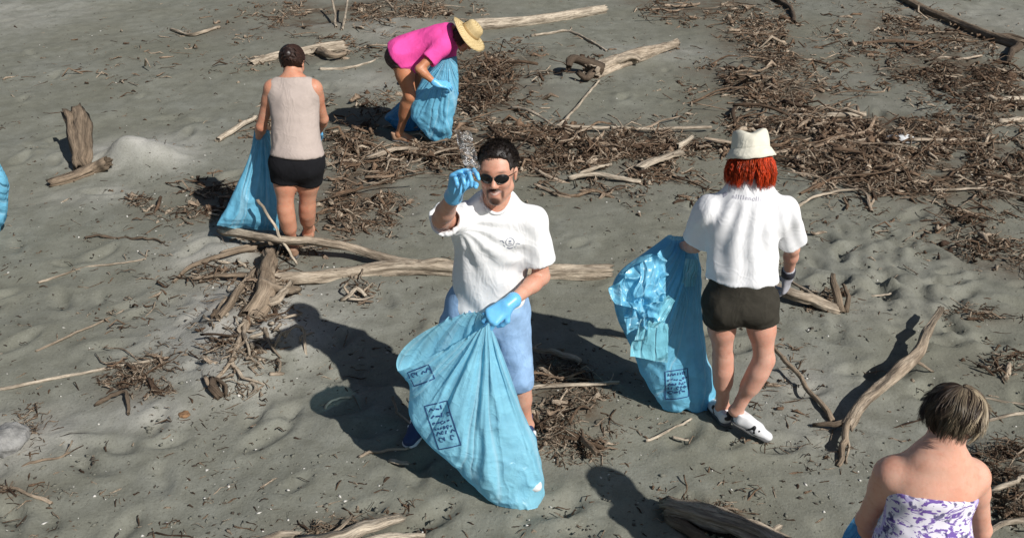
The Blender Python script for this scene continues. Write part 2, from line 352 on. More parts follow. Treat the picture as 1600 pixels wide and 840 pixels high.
# ------------------------------------------------------------------ wood
def sweep(path, radii, sides=10, rough=0.0, seed=0, ends=(.4, .4), tint=.5, squash=1.0, twist=0.0):
    """a bent, knotty, tapering stem along a path; returns vertices, quads, grain vectors, tints"""
    P = np.asarray(path, float); n = len(P); rr = np.asarray(radii, float)
    T = np.gradient(P, axis=0); T /= np.linalg.norm(T, axis=1)[:, None] + 1e-9
    up = np.array([0, 0, 1.]) if abs(T[0][2]) < .9 else np.array([1., 0, 0])
    S = np.cross(T, up); S /= np.linalg.norm(S, axis=1)[:, None] + 1e-9
    U = np.cross(S, T)
    al = np.concatenate([[0], np.cumsum(np.linalg.norm(np.diff(P, axis=0), axis=1))])
    a = np.linspace(0, 2 * math.pi, sides, endpoint=False)
    A = a[None, :] + twist * al[:, None]
    ca, sa = np.cos(A), np.sin(A) * squash
    rad = np.repeat(rr[:, None], sides, 1)
    if rough:
        q = np.stack([np.cos(a)[None, :] * 1.6 + np.zeros((n, 1)), np.sin(a)[None, :] * 1.6 + np.zeros((n, 1)), al[:, None] / max(rr.max(), 1e-4) * .16 + np.zeros((1, sides))], -1) + seed * 7.7
        rad = rad * (1 + rough * fbm(q, 3))
        q2 = q * np.array([2.4, 2.4, .30]); rv = vnoise(q2 + 31); rad = rad * (1 + rough * .45 * rv - rough * .9 * np.clip(1 - np.abs(vnoise(q * np.array([3.1, 3.1, .22]) + 77)) * 5, 0, 1))
    V = P[:, None, :] + rad[..., None] * (ca[..., None] * S[:, None, :] + sa[..., None] * U[:, None, :])
    # broken ends
    rs = np.random.default_rng(seed)
    V[0] -= T[0] * (rs.random(sides)[:, None] * rr[0] * ends[0] * 2); V[-1] += T[-1] * (rs.random(sides)[:, None] * rr[-1] * ends[1] * 2)
    grain = np.stack([ca * rr.max() * 1.0, sa * rr.max(), np.repeat(al[:, None], sides, 1) * .12], -1) + rs.random(3) * 5
    V = V.reshape(-1, 3); id_ = np.arange(n * sides).reshape(n, sides); nx = np.roll(id_, -1, 1)
    Fq = np.stack([id_[:-1], nx[:-1], nx[1:], id_[1:]], -1).reshape(-1, 4)
    # end caps
    V = np.concatenate([V, [P[0] + T[0] * rr[0] * .25, P[-1] - T[-1] * rr[-1] * .25]]); k = n * sides
    grain = np.concatenate([grain.reshape(-1, 3), [P[0] * 0 + 1, P[0] * 0 + 2]])
    cap0 = np.stack([nx[0], id_[0], np.full(sides, k), np.full(sides, k)], -1)
    cap1 = np.stack([id_[-1], nx[-1], np.full(sides, k + 1), np.full(sides, k + 1)], -1)
    return V, Fq, np.concatenate([cap0[:, :3], cap1[:, :3]]), grain, np.full(len(V), tint)
def wood_mesh(name, parts):
    V = []; Q = []; Tn = []; Gn = []; Ti = []; k = 0
    for (v, q, t, g, ti) in parts:
        V.append(v); Q.append(q + k); Tn.append(t + k); Gn.append(g); Ti.append(ti); k += len(v)
    V = np.concatenate(V); Q = np.concatenate(Q); Tn = np.concatenate(Tn)
    me = bpy.data.meshes.new(name)
    me.vertices.add(len(V)); me.vertices.foreach_set('co', V.astype(np.float32).ravel())
    li = np.concatenate([Q.ravel(), Tn.ravel()]).astype(np.int32); me.loops.add(len(li)); me.loops.foreach_set('vertex_index', li)
    ls = np.concatenate([np.arange(len(Q)) * 4, len(Q) * 4 + np.arange(len(Tn)) * 3]).astype(np.int32); lt = np.concatenate([np.full(len(Q), 4), np.full(len(Tn), 3)]).astype(np.int32)
    me.polygons.add(len(ls)); me.polygons.foreach_set('loop_start', ls); me.polygons.foreach_set('loop_total', lt)
    me.update(calc_edges=True); sm = np.ones(len(ls), bool); sm[len(Q):] = False; me.polygons.foreach_set('use_smooth', sm)
    pt_vec(me, 'grain', np.concatenate(Gn)); pt_float(me, 'tint', np.concatenate(Ti)); me.validate()
    return me
def resample(pts, n, wob=0.0, seed=0):
    P = np.asarray(pts, float); d = np.concatenate([[0], np.cumsum(np.linalg.norm(np.diff(P, axis=0), axis=1))]); t = np.linspace(0, d[-1], n)
    # smooth through the given points
    k = np.searchsorted(d, t, side='right') - 1; k = np.clip(k, 0, len(P) - 2); f = ((t - d[k]) / np.maximum(d[k + 1] - d[k], 1e-9))[:, None]
    p0 = P[np.maximum(k - 1, 0)]; p1 = P[k]; p2 = P[k + 1]; p3 = P[np.minimum(k + 2, len(P) - 1)]
    Q = .5 * (2 * p1 + (p2 - p0) * f + (2 * p0 - 5 * p1 + 4 * p2 - p3) * f ** 2 + (3 * p1 - p0 - 3 * p2 + p3) * f ** 3)
    if wob:
        q = np.stack([t * 5 / max(d[-1], .3) * 1.0, np.full(n, seed * 3.1), np.zeros(n)], -1)
        Q = Q + wob * np.stack([fbm(q, 3), fbm(q + 40, 3), .5 * fbm(q + 80, 3)], -1)
    return Q
def log_path(pxs, r, lift=0.0):
    """points measured on the photograph -> a path lying on the sand; each point may carry its own height"""
    out = []
    for p in pxs:
        z = p[2] if len(p) > 2 else lift
        g = on_ground(p[0], p[1])
        for _ in range(3): g = G(p[0], p[1], float(ground_smooth(g[0], g[1])) + r * .55 + z)
        out.append(g)
    return out
def driftwood(name, label, cat, pxs, r0, r1, branches=(), tint=.6, sides=12, rough=.22, mat=None, group=None, squash=1.0, step=.035, wob=.012, seed=None, ends=(.5, .5), rmid=None):
    seed = seed if seed is not None else len(bpy.data.objects)
    P = log_path(pxs, max(r0, r1)); L = sum(np.linalg.norm(np.diff(np.array(P), axis=0), axis=1)); n = max(6, int(L / step))
    Q = resample(P, n, wob, seed); rr = np.linspace(r0, r1, n)
    if rmid: rr = np.interp(np.linspace(0, 1, n), [0, .5, 1], [r0, rmid, r1])
    base = Q[n // 2].copy(); base[2] = float(ground_smooth(base[0], base[1]))
    o = put(name, wood_mesh(name, [sweep(Q, rr, sides + (10 if sides >= 12 else 2), rough, seed, ends, tint, squash)]), mat or M_LOG, loc=base)
    tag(o, label, cat, group)
    for bi, b in enumerate(branches):
        bp = log_path(b[0], b[1]); L = sum(np.linalg.norm(np.diff(np.array(bp), axis=0), axis=1)); n = max(6, int(L / min(step, .04)))
        bq = resample(bp, n, wob * .8, seed + bi + 1)
        put('branch', wood_mesh('branch', [sweep(bq, np.linspace(b[1], b[2], n), max(7, sides - 3), rough, seed + bi + 5, ends, b[3] if len(b) > 3 else tint)]), mat or M_LOG, parent=o)
    return o
# ------------------------------------------------------------------ the big driftwood, one by one
D = driftwood
D('driftwood_log', 'long pale straight log lying behind the straw hat', 'log', [(735,40),(800,36),(870,27),(943,15)], .085, .065, tint=.95, sides=16, rough=.10, wob=.01)
D('driftwood_log', 'tan gnarled log with dark forked root end near the top', 'log', [(925,112),(960,98),(1005,84),(1056,68)], .10, .05, branches=[([(935,108,.04),(915,98,.10),(895,92,.14),(888,104,.10)], .07, .04, .05), ([(930,110,.02),(915,122,.02),(905,114,.06)], .06, .03, .1), ([(950,100,.04),(985,88,.10),(1000,92,.06)], .05, .03, .8)], tint=.72, sides=14, rough=.3)
D('driftwood_stump', 'upright reddish brown stump standing in the sand on the left', 'stump', [(128,258,-.02),(124,228,.10),(118,180,.27)], .085, .115, tint=.30, sides=16, rough=.34, step=.03, wob=.01, squash=.8)
D('driftwood_log', 'short brown log lying at the foot of the upright stump', 'log', [(82,285),(120,275),(150,263),(168,255)], .04, .055, tint=.38, sides=12, rough=.3, step=.03)
D('driftwood_log', 'long weathered trunk lying behind the waving man, from the roots to beyond him', 'log', [(430,436,.02),(520,428),(600,420),(680,420),(760,424),(850,426),(950,424)], .042, .055, branches=[([(655,414,.05),(690,408,.08),(712,410,.05)], .03, .012, .8)], tint=.8, sides=16, rough=.25, rmid=.062, wob=.015)
D('driftwood_branch', 'crooked branch lying across the feet of the woman in black shorts', 'branch', [(345,358,.04),(380,368,.09),(440,375,.16),(490,377,.15),(550,388,.09),(600,402,.05),(650,412,.05)], .028, .034, branches=[([(345,395),(390,384,.02),(440,378,.05)], .018, .022, .5), ([(270,440),(300,415,.01),(350,398,.03),(400,388,.03)], .012, .025, .45)], tint=.75, sides=12, rough=.25)
D('driftwood_stump', 'half buried root stump with broken knots beside the man\'s shadow', 'stump', [(420,398,.06),(412,430,.05),(410,465,.02),(398,490,-.03)], .05, .07, branches=[([(410,440,.06),(440,452,.08),(468,452,.04)], .035, .02, .55), ([(400,470,.02),(432,468,.07),(452,440,.10)], .03, .015, .75), ([(405,420,.05),(385,440,.06),(345,492,.02)], .03, .02, .5), ([(400,480),(380,520),(360,560),(330,600)], .025, .010, .6), ([(405,485),(420,530,.02),(440,560,-.02)], .02, .006, .7), ([(380,500,.02),(385,540,.03),(410,575)], .016, .005, .7), ([(360,560),(380,590,.02),(420,600)], .016, .005, .75), ([(400,430,.02),(350,430,.05),(300,436,.01)], .02, .006, .4), ([(390,450,.02),(350,470,.03),(330,496,0)], .016, .006, .6), ([(445,525,.02),(460,508,.06),(475,516,.06),(478,555,-.01)], .014, .008, .8), ([(425,545),(440,520,.05),(452,515,.03)], .012, .006, .8), ([(440,380,.05),(432,400,.05),(425,420,.03)], .012, .006, .7)], tint=.45, sides=12, rough=.35, step=.03)
rs = np.random.default_rng(91)
_st = bpy.data.objects['driftwood_stump.001']
for i in range(34):
    px, py = rs.normal(388, 38), rs.normal(505, 52); a_ = rs.uniform(0, 6.28); l_ = rs.uniform(14, 42); q = [(px + l_ * t_ * math.cos(a_ + .9 * t_ * rs.normal()), py + .7 * l_ * t_ * math.sin(a_), .05 * math.sin(t_ * 3.1) * rs.random()) for t_ in (0, .35, .7, 1)]
    bq = resample(log_path(q, .008), 12, .01, i); put('root', wood_mesh('root', [sweep(bq, np.linspace(.012, .005, 12) * rs.uniform(.6, 1.2), 7, .3, i + 40, (.4, .4), rs.uniform(.55, 1.1))]), M_LOG, parent=_st)
D('driftwood_knot', 'dark hollow knot of wood below the root stump', 'driftwood', [(330,592,.02),(335,605,.03),(345,618,0)], .022, .03, branches=[([(333,592,.02),(350,600,.03),(352,615)], .012, .014, .1), ([(322,590,.03),(328,604,.03),(338,618)], .010, .014, .5)], tint=.1, sides=9, rough=.4, step=.02)
D('driftwood_branch', 'curved grey branch with forked foot lying left of the short haired woman', 'branch', [(1468,482,.12),(1445,530,.10),(1425,560,.08),(1390,595,.06),(1350,630,.05),(1325,662,.04)], .018, .026, branches=[([(1325,660,.04),(1318,685,.03),(1310,728,-.01)], .024, .014, .5), ([(1325,660,.04),(1305,664,.03),(1272,662,.01)], .020, .010, .3), ([(1424,560,.08),(1440,570,.06),(1458,580,.01)], .012, .006, .6), ([(1320,675,.03),(1324,700,.02),(1322,725,0)], .010, .006, .7)], tint=.62, sides=12, rough=.3, rmid=.036, step=.03)
D('driftwood_stick', 'straight dark pole on the sand right of the red haired woman\'s calf', 'stick', [(1208,538,.10),(1250,590,.05),(1303,657,.0)], .012, .016, tint=.45, sides=9, rough=.15)
D('driftwood_log', 'forked log end sticking up beyond the red haired woman\'s gloved hand', 'log', [(1205,448,.04),(1240,462,.05),(1275,470,.04),(1310,482,.0)], .032, .036, branches=[([(1312,484,0),(1308,460,.08),(1300,430,.15)], .035, .018, .35), ([(1290,474,.02),(1258,452,.04),(1222,430,.02)], .014, .010, .7), ([(1320,488,-.01),(1325,465,.06),(1318,445,.09)], .02, .01, .3)], tint=.7, sides=12, rough=.3, step=.03)
D('driftwood_log', 'chunky split log jutting in at the bottom edge beside a head shadow', 'log', [(1040,792,.02),(1085,800,.05),(1140,818,.05),(1215,850,.02)], .04, .05, branches=[([(1090,785,.06),(1125,800,.09),(1165,818,.08),(1215,850,.04)], .018, .03, .85), ([(1040,800,.01),(1070,822,.03),(1120,850,.02)], .02, .03, .25), ([(1180,845,.03),(1200,835,.06),(1218,822,.07)], .02, .012, .8)], tint=.75, sides=14, rough=.5, step=.02)
D('driftwood_log', 'bleached splintered log at the bottom edge left of the blue bag', 'log', [(470,852,.03),(530,840,.04),(580,824,.05),(625,806,.05)], .05, .022, branches=[([(560,852,.03),(600,842,.05),(660,840,.03)], .03, .016, .9), ([(500,846,.04),(535,822,.06),(550,806,.07)], .012, .006, .7), ([(400,842,.02),(430,835,.02),(465,832,.02)], .02, .016, .9)], tint=.9, sides=14, rough=.3, step=.03, squash=.7)
D('driftwood_stick', 'pale thin pole lying half in shade left of the woman in beige', 'stick', [(343,218,.01),(370,200,.02),(400,182,.03)], .030, .024, tint=.95, sides=9, rough=.12)
D('driftwood_stick', 'long pale cane pointing in from the left edge', 'stick', [(-30,612),(60,596),(150,577),(248,562)], .012, .008, tint=1.0, sides=8, rough=.1)
D('driftwood_stick', 'thin curved stick lying alone on the left sand', 'stick', [(60,442),(130,418),(180,412),(226,406)], .009, .006, tint=.75, sides=7, rough=.15)
D('driftwood_stick', 'thin straight stick slanting on the sand above the pale cane', 'stick', [(58,548),(120,520),(192,484)], .009, .006, tint=.65, sides=7, rough=.15)
D('driftwood_stick', 'long thin stick leaning in front of the standing woman\'s blue bag', 'stick', [(404,312,.44),(430,352,.27),(462,412,.02)], .011, .010, tint=.95, sides=8, rough=.12)
D('driftwood_stick', 'pale stick lying behind the man\'s bare calf', 'stick', [(822,604,.03),(900,602,.03),(966,598,.03)], .013, .010, branches=[([(948,600,.03),(956,590,.04),(960,585,.04)], .006, .004, .9)], tint=1.0, sides=8, rough=.12)
D('driftwood_branch', 'short thick branch at the shadow edge behind the man\'s shorts', 'branch', [(836,545,.02),(870,552,.03),(906,563,.01)], .016, .022, branches=[([(845,548,.03),(838,540,.05),(846,536,.05)], .01, .006, .8)], tint=.85, sides=9, rough=.25, step=.03)
D('driftwood_branch', 'long dark branch running to the upper right corner', 'branch', [(1380,-20),(1430,8),(1490,34),(1550,58),(1592,72)], .05, .07, branches=[([(1592,72,.02),(1580,84,.02),(1576,98,0)], .06, .03, .05), ([(1550,58,.03),(1580,56,.05),(1605,64,.03)], .04, .02, .1)], tint=.30, sides=12, rough=.25)
D('driftwood_branch', 'dark curved branch coming in at the top beside the pale sand', 'branch', [(1190,-14),(1215,0),(1235,14),(1240,34)], .05, .03, tint=.05, sides=10, rough=.25)
D('driftwood_plank', 'thick pale stick in the litter right of the bucket hat', 'stick', [(1238,181),(1290,181),(1348,178)], .035, .045, tint=1.05, sides=9, rough=.12, squash=.6)
D('driftwood_plank', 'pale stick at the right edge, upper of two', 'stick', [(1524,156),(1560,155),(1610,153)], .035, .035, tint=1.05, sides=9, rough=.12, squash=.7)
D('driftwood_plank', 'pale stick end at the right edge, lower of two', 'stick', [(1562,190),(1590,187),(1615,186)], .04, .04, tint=1.0, sides=9, rough=.12, squash=.7)
D('driftwood_stick', 'pale stick pointing in at the right edge level with the short haired head', 'stick', [(1535,657,.03),(1570,650,.02),(1612,644)], .009, .010, tint=1.0, sides=8, rough=.12)
D('driftwood_stick', 'thin stick above the short haired head at the right edge', 'stick', [(1512,612),(1550,624),(1610,634)], .006, .008, tint=.8, sides=8, rough=.12)
D('driftwood_stick', 'pale thick stick over the dark pile at the lower right edge', 'stick', [(1548,764,.06),(1575,755,.07),(1615,742,.07)], .014, .014, tint=.95, sides=9, rough=.15)
D('driftwood_stick', 'pale bent stick lowest at the right edge', 'stick', [(1545,830,.04),(1575,815,.05),(1615,812,.05)], .014, .014, tint=.95, sides=9, rough=.15)
D('driftwood_log', 'knobbly log lying behind the dark bun of the woman in beige', 'log', [(392,98),(440,84),(490,78),(535,72)], .04, .07, branches=[([(500,80,.03),(520,88,.04),(540,84,.03)], .05, .03, .5)], tint=.85, sides=12, rough=.3)
D('driftwood_stick', 'thin stick curving across the sand below the knobbly log', 'stick', [(500,108),(545,106),(590,92)], .018, .012, tint=.9, sides=7, rough=.15)
D('driftwood_stick', 'thin pale stick slanting up from the litter below the gnarled log', 'stick', [(872,198,.04),(905,162,.03),(936,126,.02)], .016, .012, tint=.9, sides=7, rough=.12)
D('driftwood_stick', 'pale crooked stick reaching from the dark root tangle to the litter', 'stick', [(800,168,.02),(832,176,.05),(872,200,.03)], .018, .012, tint=.9, sides=7, rough=.2)
D('driftwood_stick', 'long straight stick along the far side of the litter band', 'stick', [(870,196,.04),(960,200,.04),(1050,201,.04),(1112,199,.04)], .020, .016, tint=.85, sides=8, rough=.12)
D('driftwood_stick', 'forked thin stick lying on bare sand above the gnarled log', 'stick', [(830,56),(860,53),(892,50),(948,80)], .018, .016, branches=[([(888,50),(892,46),(893,42)], .012, .006, .9)], tint=.9, sides=8, rough=.2)
D('driftwood_plank', 'flat broken slab of wood in the litter beside the bucket hat', 'plank', [(1000,262,.03),(1030,248,.05),(1062,240,.05)], .06, .05, tint=.85, sides=10, rough=.15, squash=.35, branches=[([(1002,250,.02),(1003,268,.02),(1003,282,.0)], .012, .010, .9), ([(1060,228,.06),(1072,222,.07),(1082,214,.08)], .03, .02, 1.0)])
D('driftwood_branch', 'pale crooked branch in the litter between the man\'s head and the slab', 'branch', [(890,278,.02),(930,272,.04),(965,278,.03),(1000,285,.02)], .022, .02, branches=[([(905,272,.03),(935,260,.05),(955,256,.04)], .02, .015, .8)], tint=.95, sides=9, rough=.25)
D('driftwood_stick', 'upright twig leaning among the far litter, left of two', 'stick', [(525,42,.0),(522,20,.12),(518,-6,.25)], .02, .016, tint=.75, sides=7, rough=.15)
D('driftwood_stick', 'upright twig leaning among the far litter, right of two', 'stick', [(534,46,.0),(540,22,.12),(544,-6,.25)], .018, .014, tint=1.0, sides=7, rough=.15)
D('driftwood_branch', 'bent twig cluster below the cane on the left sand', 'branch', [(152,632),(175,618,.03),(196,612,.04),(200,645,.01)], .012, .010, tint=.2, sides=8, rough=.3, step=.02)
D('driftwood_stick', 'crooked twig at the left edge under the pale boulder', 'stick', [(30,728),(45,722,.01),(75,718,.01),(110,708,.02)], .008, .006, branches=[([(104,710,.02),(107,700,.04),(110,686,.07)], .006, .005, .8)], tint=.35, sides=7, rough=.25, step=.02)
D('driftwood_stick', 'reddish twig in the lower left corner', 'stick', [(-10,756),(25,766,.01),(55,776,.01),(80,788,0)], .007, .009, tint=.5, sides=7, rough=.25, step=.02)
D('driftwood_stick', 'twig lying in the man\'s shadow beside the blue bag', 'stick', [(612,622,.06),(622,640,.05),(645,662,.02)], .008, .006, tint=.8, sides=7, rough=.2, step=.02)
D('driftwood_stick', 'stick at the lower rim of the man\'s shadow by his foot', 'stick', [(560,712),(600,704,.01),(640,700,.02)], .009, .007, tint=.7, sides=7, rough=.2, step=.02)
D('wood_chip', 'pale broken wood chip below the man\'s foot', 'wood chip', [(608,720,.01),(622,722,.015),(640,724,.01)], .016, .014, tint=1.2, sides=8, rough=.3, step=.015, squash=.5)
D('driftwood_stick', 'bent twig at the left rim of the man\'s shadow', 'stick', [(508,638),(515,628,.02),(535,620,.02),(552,622,.01)], .008, .006, tint=.95, sides=7, rough=.2, step=.02)
D('driftwood_stick', 'small pale twig below the red haired woman\'s bag, longer of two', 'stick', [(1008,690),(1040,675,.01),(1078,655,.01)], .008, .007, tint=.95, sides=7, rough=.15, step=.02)
D('driftwood_stick', 'small pale twig below the red haired woman\'s bag, shorter of two', 'stick', [(1050,682,.01),(1062,684,.01),(1076,687)], .007, .006, tint=.95, sides=7, rough=.15, step=.02)
D('driftwood_branch', 'splintered pale branch in front of the long trunk', 'branch', [(536,470),(546,460,.03),(558,450,.05),(575,460,.02)], .014, .012, branches=[([(545,466,.02),(565,468,.02),(585,462,.02)], .010, .006, .9), ([(548,458,.03),(540,448,.06),(545,442,.07)], .010, .006, .6)], tint=.95, sides=8, rough=.3, step=.02)
D('driftwood_stick', 'short pale stick on the open sand right of the forked log', 'stick', [(1355,462),(1372,461,.01),(1390,458)], .008, .007, tint=1.0, sides=7, rough=.15, step=.02)
D('driftwood_branch', 'dark weedy twig lying on the left sand above the curved stick', 'branch', [(132,372),(180,373),(225,374),(262,376)], .010, .006, tint=.1, sides=8, rough=.5, step=.015, wob=.03)
D('driftwood_branch', 'twisted tan twig on the far left sand', 'branch', [(268,46),(295,54,.01),(312,52,.02),(342,42,.01)], .02, .022, tint=.75, sides=8, rough=.3, step=.02)
D('driftwood_stick', 'thin bent stick right of the litter, near the red haired woman\'s shoulder', 'stick', [(1240,330),(1265,312,.03),(1300,300,.03),(1340,297,.02)], .014, .010, tint=.85, sides=7, rough=.2)
D('driftwood_stick', 'long thin stick on the sand at the far right below the litter', 'stick', [(1440,298),(1500,295,.02),(1560,293,.01)], .012, .009, tint=.9, sides=7, rough=.15)

# ------------------------------------------------------------------ smaller sticks: individuals
STICK_MESH = []; STICK_LOOK = {}
rs = np.random.default_rng(11)
for k in range(36):
    L = 1.0; n = 9; t = np.linspace(-.5, .5, n)
    bend = rs.normal(0, .10); bend2 = rs.normal(0, .05)
    P = np.stack([t, bend * (t * t - .08) * 2 + bend2 * np.sin(t * 9), .04 * np.abs(rs.normal()) * np.sin(t * 5 + rs.random() * 6)], -1)
    r = .020 * rs.uniform(.6, 2.2); rr = r * np.linspace(1, rs.uniform(.35, .9), n)
    parts = [sweep(P, rr, 6, .25, 100 + k, (.6, .6), rs.choice([.15, .35, .5, .65, .8, .95], p=[.12, .13, .2, .2, .2, .15]))]
    for _ in range(rs.choice([0, 1, 2], p=[.45, .35, .2])):
        i = rs.integers(2, n - 2); d = nrm([rs.choice([-1, 1]) * .8, rs.choice([-1, 1]), rs.uniform(0, .6)]); lb = rs.uniform(.12, .35)
        bp = np.array([P[i] + d * lb * s_ + np.array([0, 0, -.02]) * s_ * s_ for s_ in np.linspace(0, 1, 5)])
        parts.append(sweep(bp, rr[i] * np.linspace(.75, .35, 5), 5, .25, 300 + k, (.5, .5), parts[0][4][0]))
    me = wood_mesh('driftwood_stick', parts); me.materials.append(M_WOOD); STICK_MESH.append(me); STICK_LOOK[me.name] = (float(parts[0][4][0]), len(parts) > 1)
# where they lie: picked by the fields; labels by the place they share
def zone(px, py):
    if px < 500 and py > 340: return 'stick among the roots and twigs on the left sand', 'sticks around the root stump'
    if px < 700 and py < 70: return 'stick in the far brown litter along the top', 'sticks in the top litter'
    if px < 700: return 'stick in the straw litter between the two bag fillers', 'sticks in the straw litter'
    if px < 850 and py < 190: return 'stick in the root tangle right of the straw hat', 'sticks in the dark root tangle'
    if px < 1110 and py < 310: return 'stick in the long tangled litter band behind the waving man', 'sticks in the litter band behind the man'
    if px < 1290 and py < 215: return 'stick in the brown litter streak running down from the top', 'sticks in the brown streak'
    if py < 320: return 'stick in the wide litter on the upper right sand', 'sticks in the upper right litter'
    if px > 1400 and py < 600: return 'stick in the thin litter patches at the right', 'sticks in the right hand patches'
    if px > 1400: return 'stick in the dark pile behind the short haired woman', 'sticks in the dark right pile'
    if py < 740: return 'stick in the heap beside the man\'s bare calf', 'sticks in the heap by the calf'
    return 'stick lying along the bottom edge', 'sticks along the bottom edge'
wts = np.array([f[5] * f[2] * f[3] ** .8 for f in FIELDS]); wts /= wts.sum()
def pick(n, rs, spread=.62, patch=0.):
    out = []
    while len(out) < n:
        m = 4000; ks = rs.choice(len(FIELDS), m, p=wts); A = rs.normal(0, spread, (m, 2)); FF = np.array([FIELDS[k][:5] for k in ks]); ro = np.radians(FF[:, 4])
        x = A[:, 0] * FF[:, 2]; y = A[:, 1] * FF[:, 3]; px = FF[:, 0] + x * np.cos(ro) - y * np.sin(ro); py = FF[:, 1] + x * np.sin(ro) + y * np.cos(ro); r2 = (A ** 2).sum(1)
        ok = (r2 < 2) & (px > -40) & (px < 1640) & (py > -40) & (py < 870)
        if patch: ok &= rs.random(m) < .5 + patch * n2(px, py * 1.8, .028, 2, 3.)
        out += [(px[i], py[i], FIELDS[ks[i]], max(0, 1 - r2[i] / 1.6)) for i in np.nonzero(ok)[0]]
    return out[:n]
for i, (px, py, f, core) in enumerate(pick(290, rs)):
    g = on_ground(px, py); me = STICK_MESH[rs.integers(len(STICK_MESH))]
    L = float(np.clip(rs.lognormal(-1.05, .5), .14, .95)) * (1.2 if py < 320 else .58)
    lab, grp = zone(px, py); ti, fk = STICK_LOOK[me.name]
    lab = ' '.join([('long' if L > .42 else 'short' if L < .22 else 'middling'), ('dark' if ti < .4 else 'brown' if ti < .6 else 'pale')] + (['forked'] if fk else []) + [lab]); grp = lab[:60]
    o = bpy.data.objects.new('driftwood_stick', me); COL.objects.link(o); tag(o, lab, 'stick', grp)
    az = rs.normal(0, .5) if rs.random() < .6 else rs.uniform(0, 6.28)
    h = f[6] * core * rs.uniform(.3, 1.0); th = rs.uniform(.7, 1.25)
    o.rotation_euler = (rs.uniform(-.5, .5), rs.normal(0, .10 + .8 * h), az); o.scale = (L, L * .8, th * min(L, .5) * 1.1)
    o.location = (g[0], g[1], g[2] + .012 * L + .005 + h)

# ------------------------------------------------------------------ the rest of the litter: nobody could count it
def twig_stuff(name, label, pts, rs, L, rad, sides=4, seg=4, dark=None, curl=.25):
    n = len(pts); P = np.array([p[:3] for p in pts])
    az = np.where(rs.random(n) < .35, rs.normal(0, .6, n), rs.uniform(0, 6.28, n)); h = np.array([p[3] for p in pts])
    ti = rs.normal(0, .12, n) + rs.normal(0, 1, n) * np.minimum(h * 6, .5)
    T = np.stack([np.cos(az) * np.cos(ti), np.sin(az) * np.cos(ti), np.sin(ti)], -1); S = np.stack([-np.sin(az), np.cos(az), np.zeros(n)], -1); U = np.cross(T, S)
    t = np.linspace(-.5, .5, seg + 1); c1 = rs.normal(0, curl, n); c2 = rs.normal(0, curl * .5, n)
    C = P[:, None] + L[:, None, None] * (t[None, :, None] * T[:, None] + (c1[:, None] * (t * t - .1)[None])[..., None] * S[:, None] + (c2[:, None] * np.sin(t * 6)[None])[..., None] * U[:, None])
    a = np.linspace(0, 2 * math.pi, sides, endpoint=False)
    tap = np.array([.8, 1.0, .9, .75, .45]) if seg == 4 else np.linspace(1, .6, seg + 1)
    rr = rad[:, None] * tap[None] * (1 + .25 * rs.normal(size=(n, seg + 1)))
    V = C[:, :, None] + rr[:, :, None, None] * (np.cos(a)[None, None, :, None] * S[:, None, None] + np.sin(a)[None, None, :, None] * U[:, None, None])
    id_ = np.arange(n * (seg + 1) * sides).reshape(n, seg + 1, sides); nx = np.roll(id_, -1, 2)
    Fq = np.stack([id_[:, :-1], nx[:, :-1], nx[:, 1:], id_[:, 1:]], -1).reshape(-1, 4)
    ca = np.stack([id_[:, 0, ::-1], id_[:, -1]], 1).reshape(-1, sides) if sides == 4 else None
    if ca is not None: Fq = np.concatenate([Fq, ca])
    me = mesh_np(name, V.reshape(-1, 3), Fq, smooth=False)
    tint = np.clip(rs.normal(.60, .38, n) - (dark if dark is not None else 0), -.1, 1.1)
    pt_float(me, 'tint', np.repeat(tint, (seg + 1) * sides))
    gr = np.stack([np.repeat((np.cos(a) * .02)[None], seg + 1, 0), np.repeat((np.sin(a) * .02)[None], seg + 1, 0), np.repeat((t * .1)[:, None], sides, 1)], -1)[None] + rs.random((n, 1, 1, 3)) * 5
    pt_vec(me, 'grain', gr.reshape(-1, 3))
    o = put(name, me, M_LITTER); tag(o, label, 'litter', kind='stuff'); return o
def lay(picks, rs, lift=.003):
    px = np.array([p[0] for p in picks]); py = np.array([p[1] for p in picks]); g = np.array([G(a, b) for a, b in zip(px, py)])
    z = ground_smooth(g[:, 0], g[:, 1])
    d = g - np.array([0, 0, CAM_H]); s_ = (CAM_H - z) / CAM_H; g = d * s_[:, None] + np.array([0, 0, CAM_H])
    h = np.array([p[2][6] * p[3] for p in picks]) * rs.random(len(picks)) ** .8
    zz = ground_z(g[:, 0], g[:, 1])
    return [(a[0], a[1], b + lift + c, c) for a, b, c in zip(g, zz, h)], np.array([p[2][7] for p in picks])
rs = np.random.default_rng(21)
pk = pick(17000, rs, .66, .9); pts, dk = lay(pk, rs); n = len(pts)
yy = np.array([p[1] for p in pts]); far = np.clip((yy - 3) / 5, 0, 1)
twig_stuff('twig_litter', 'tangled brown twigs and bark bits in drifts over the sand', pts, rs, np.clip(rs.lognormal(-2.55, .65, n), .02, .5) * (.6 + .7 * far), rs.lognormal(-5.62, .62, n) * (.65 + .95 * far), dark=dk * .5)
pk = pick(15000, rs, .78, .7); pts, dk = lay(pk, rs, .002); n = len(pts)
twig_stuff('straw_litter', 'fine straw and wood crumbs between the twigs', pts, rs, np.clip(rs.lognormal(-3.3, .45, n), .015, .12), rs.lognormal(-6.3, .35, n), sides=4, seg=2, dark=dk * .4 - .08)
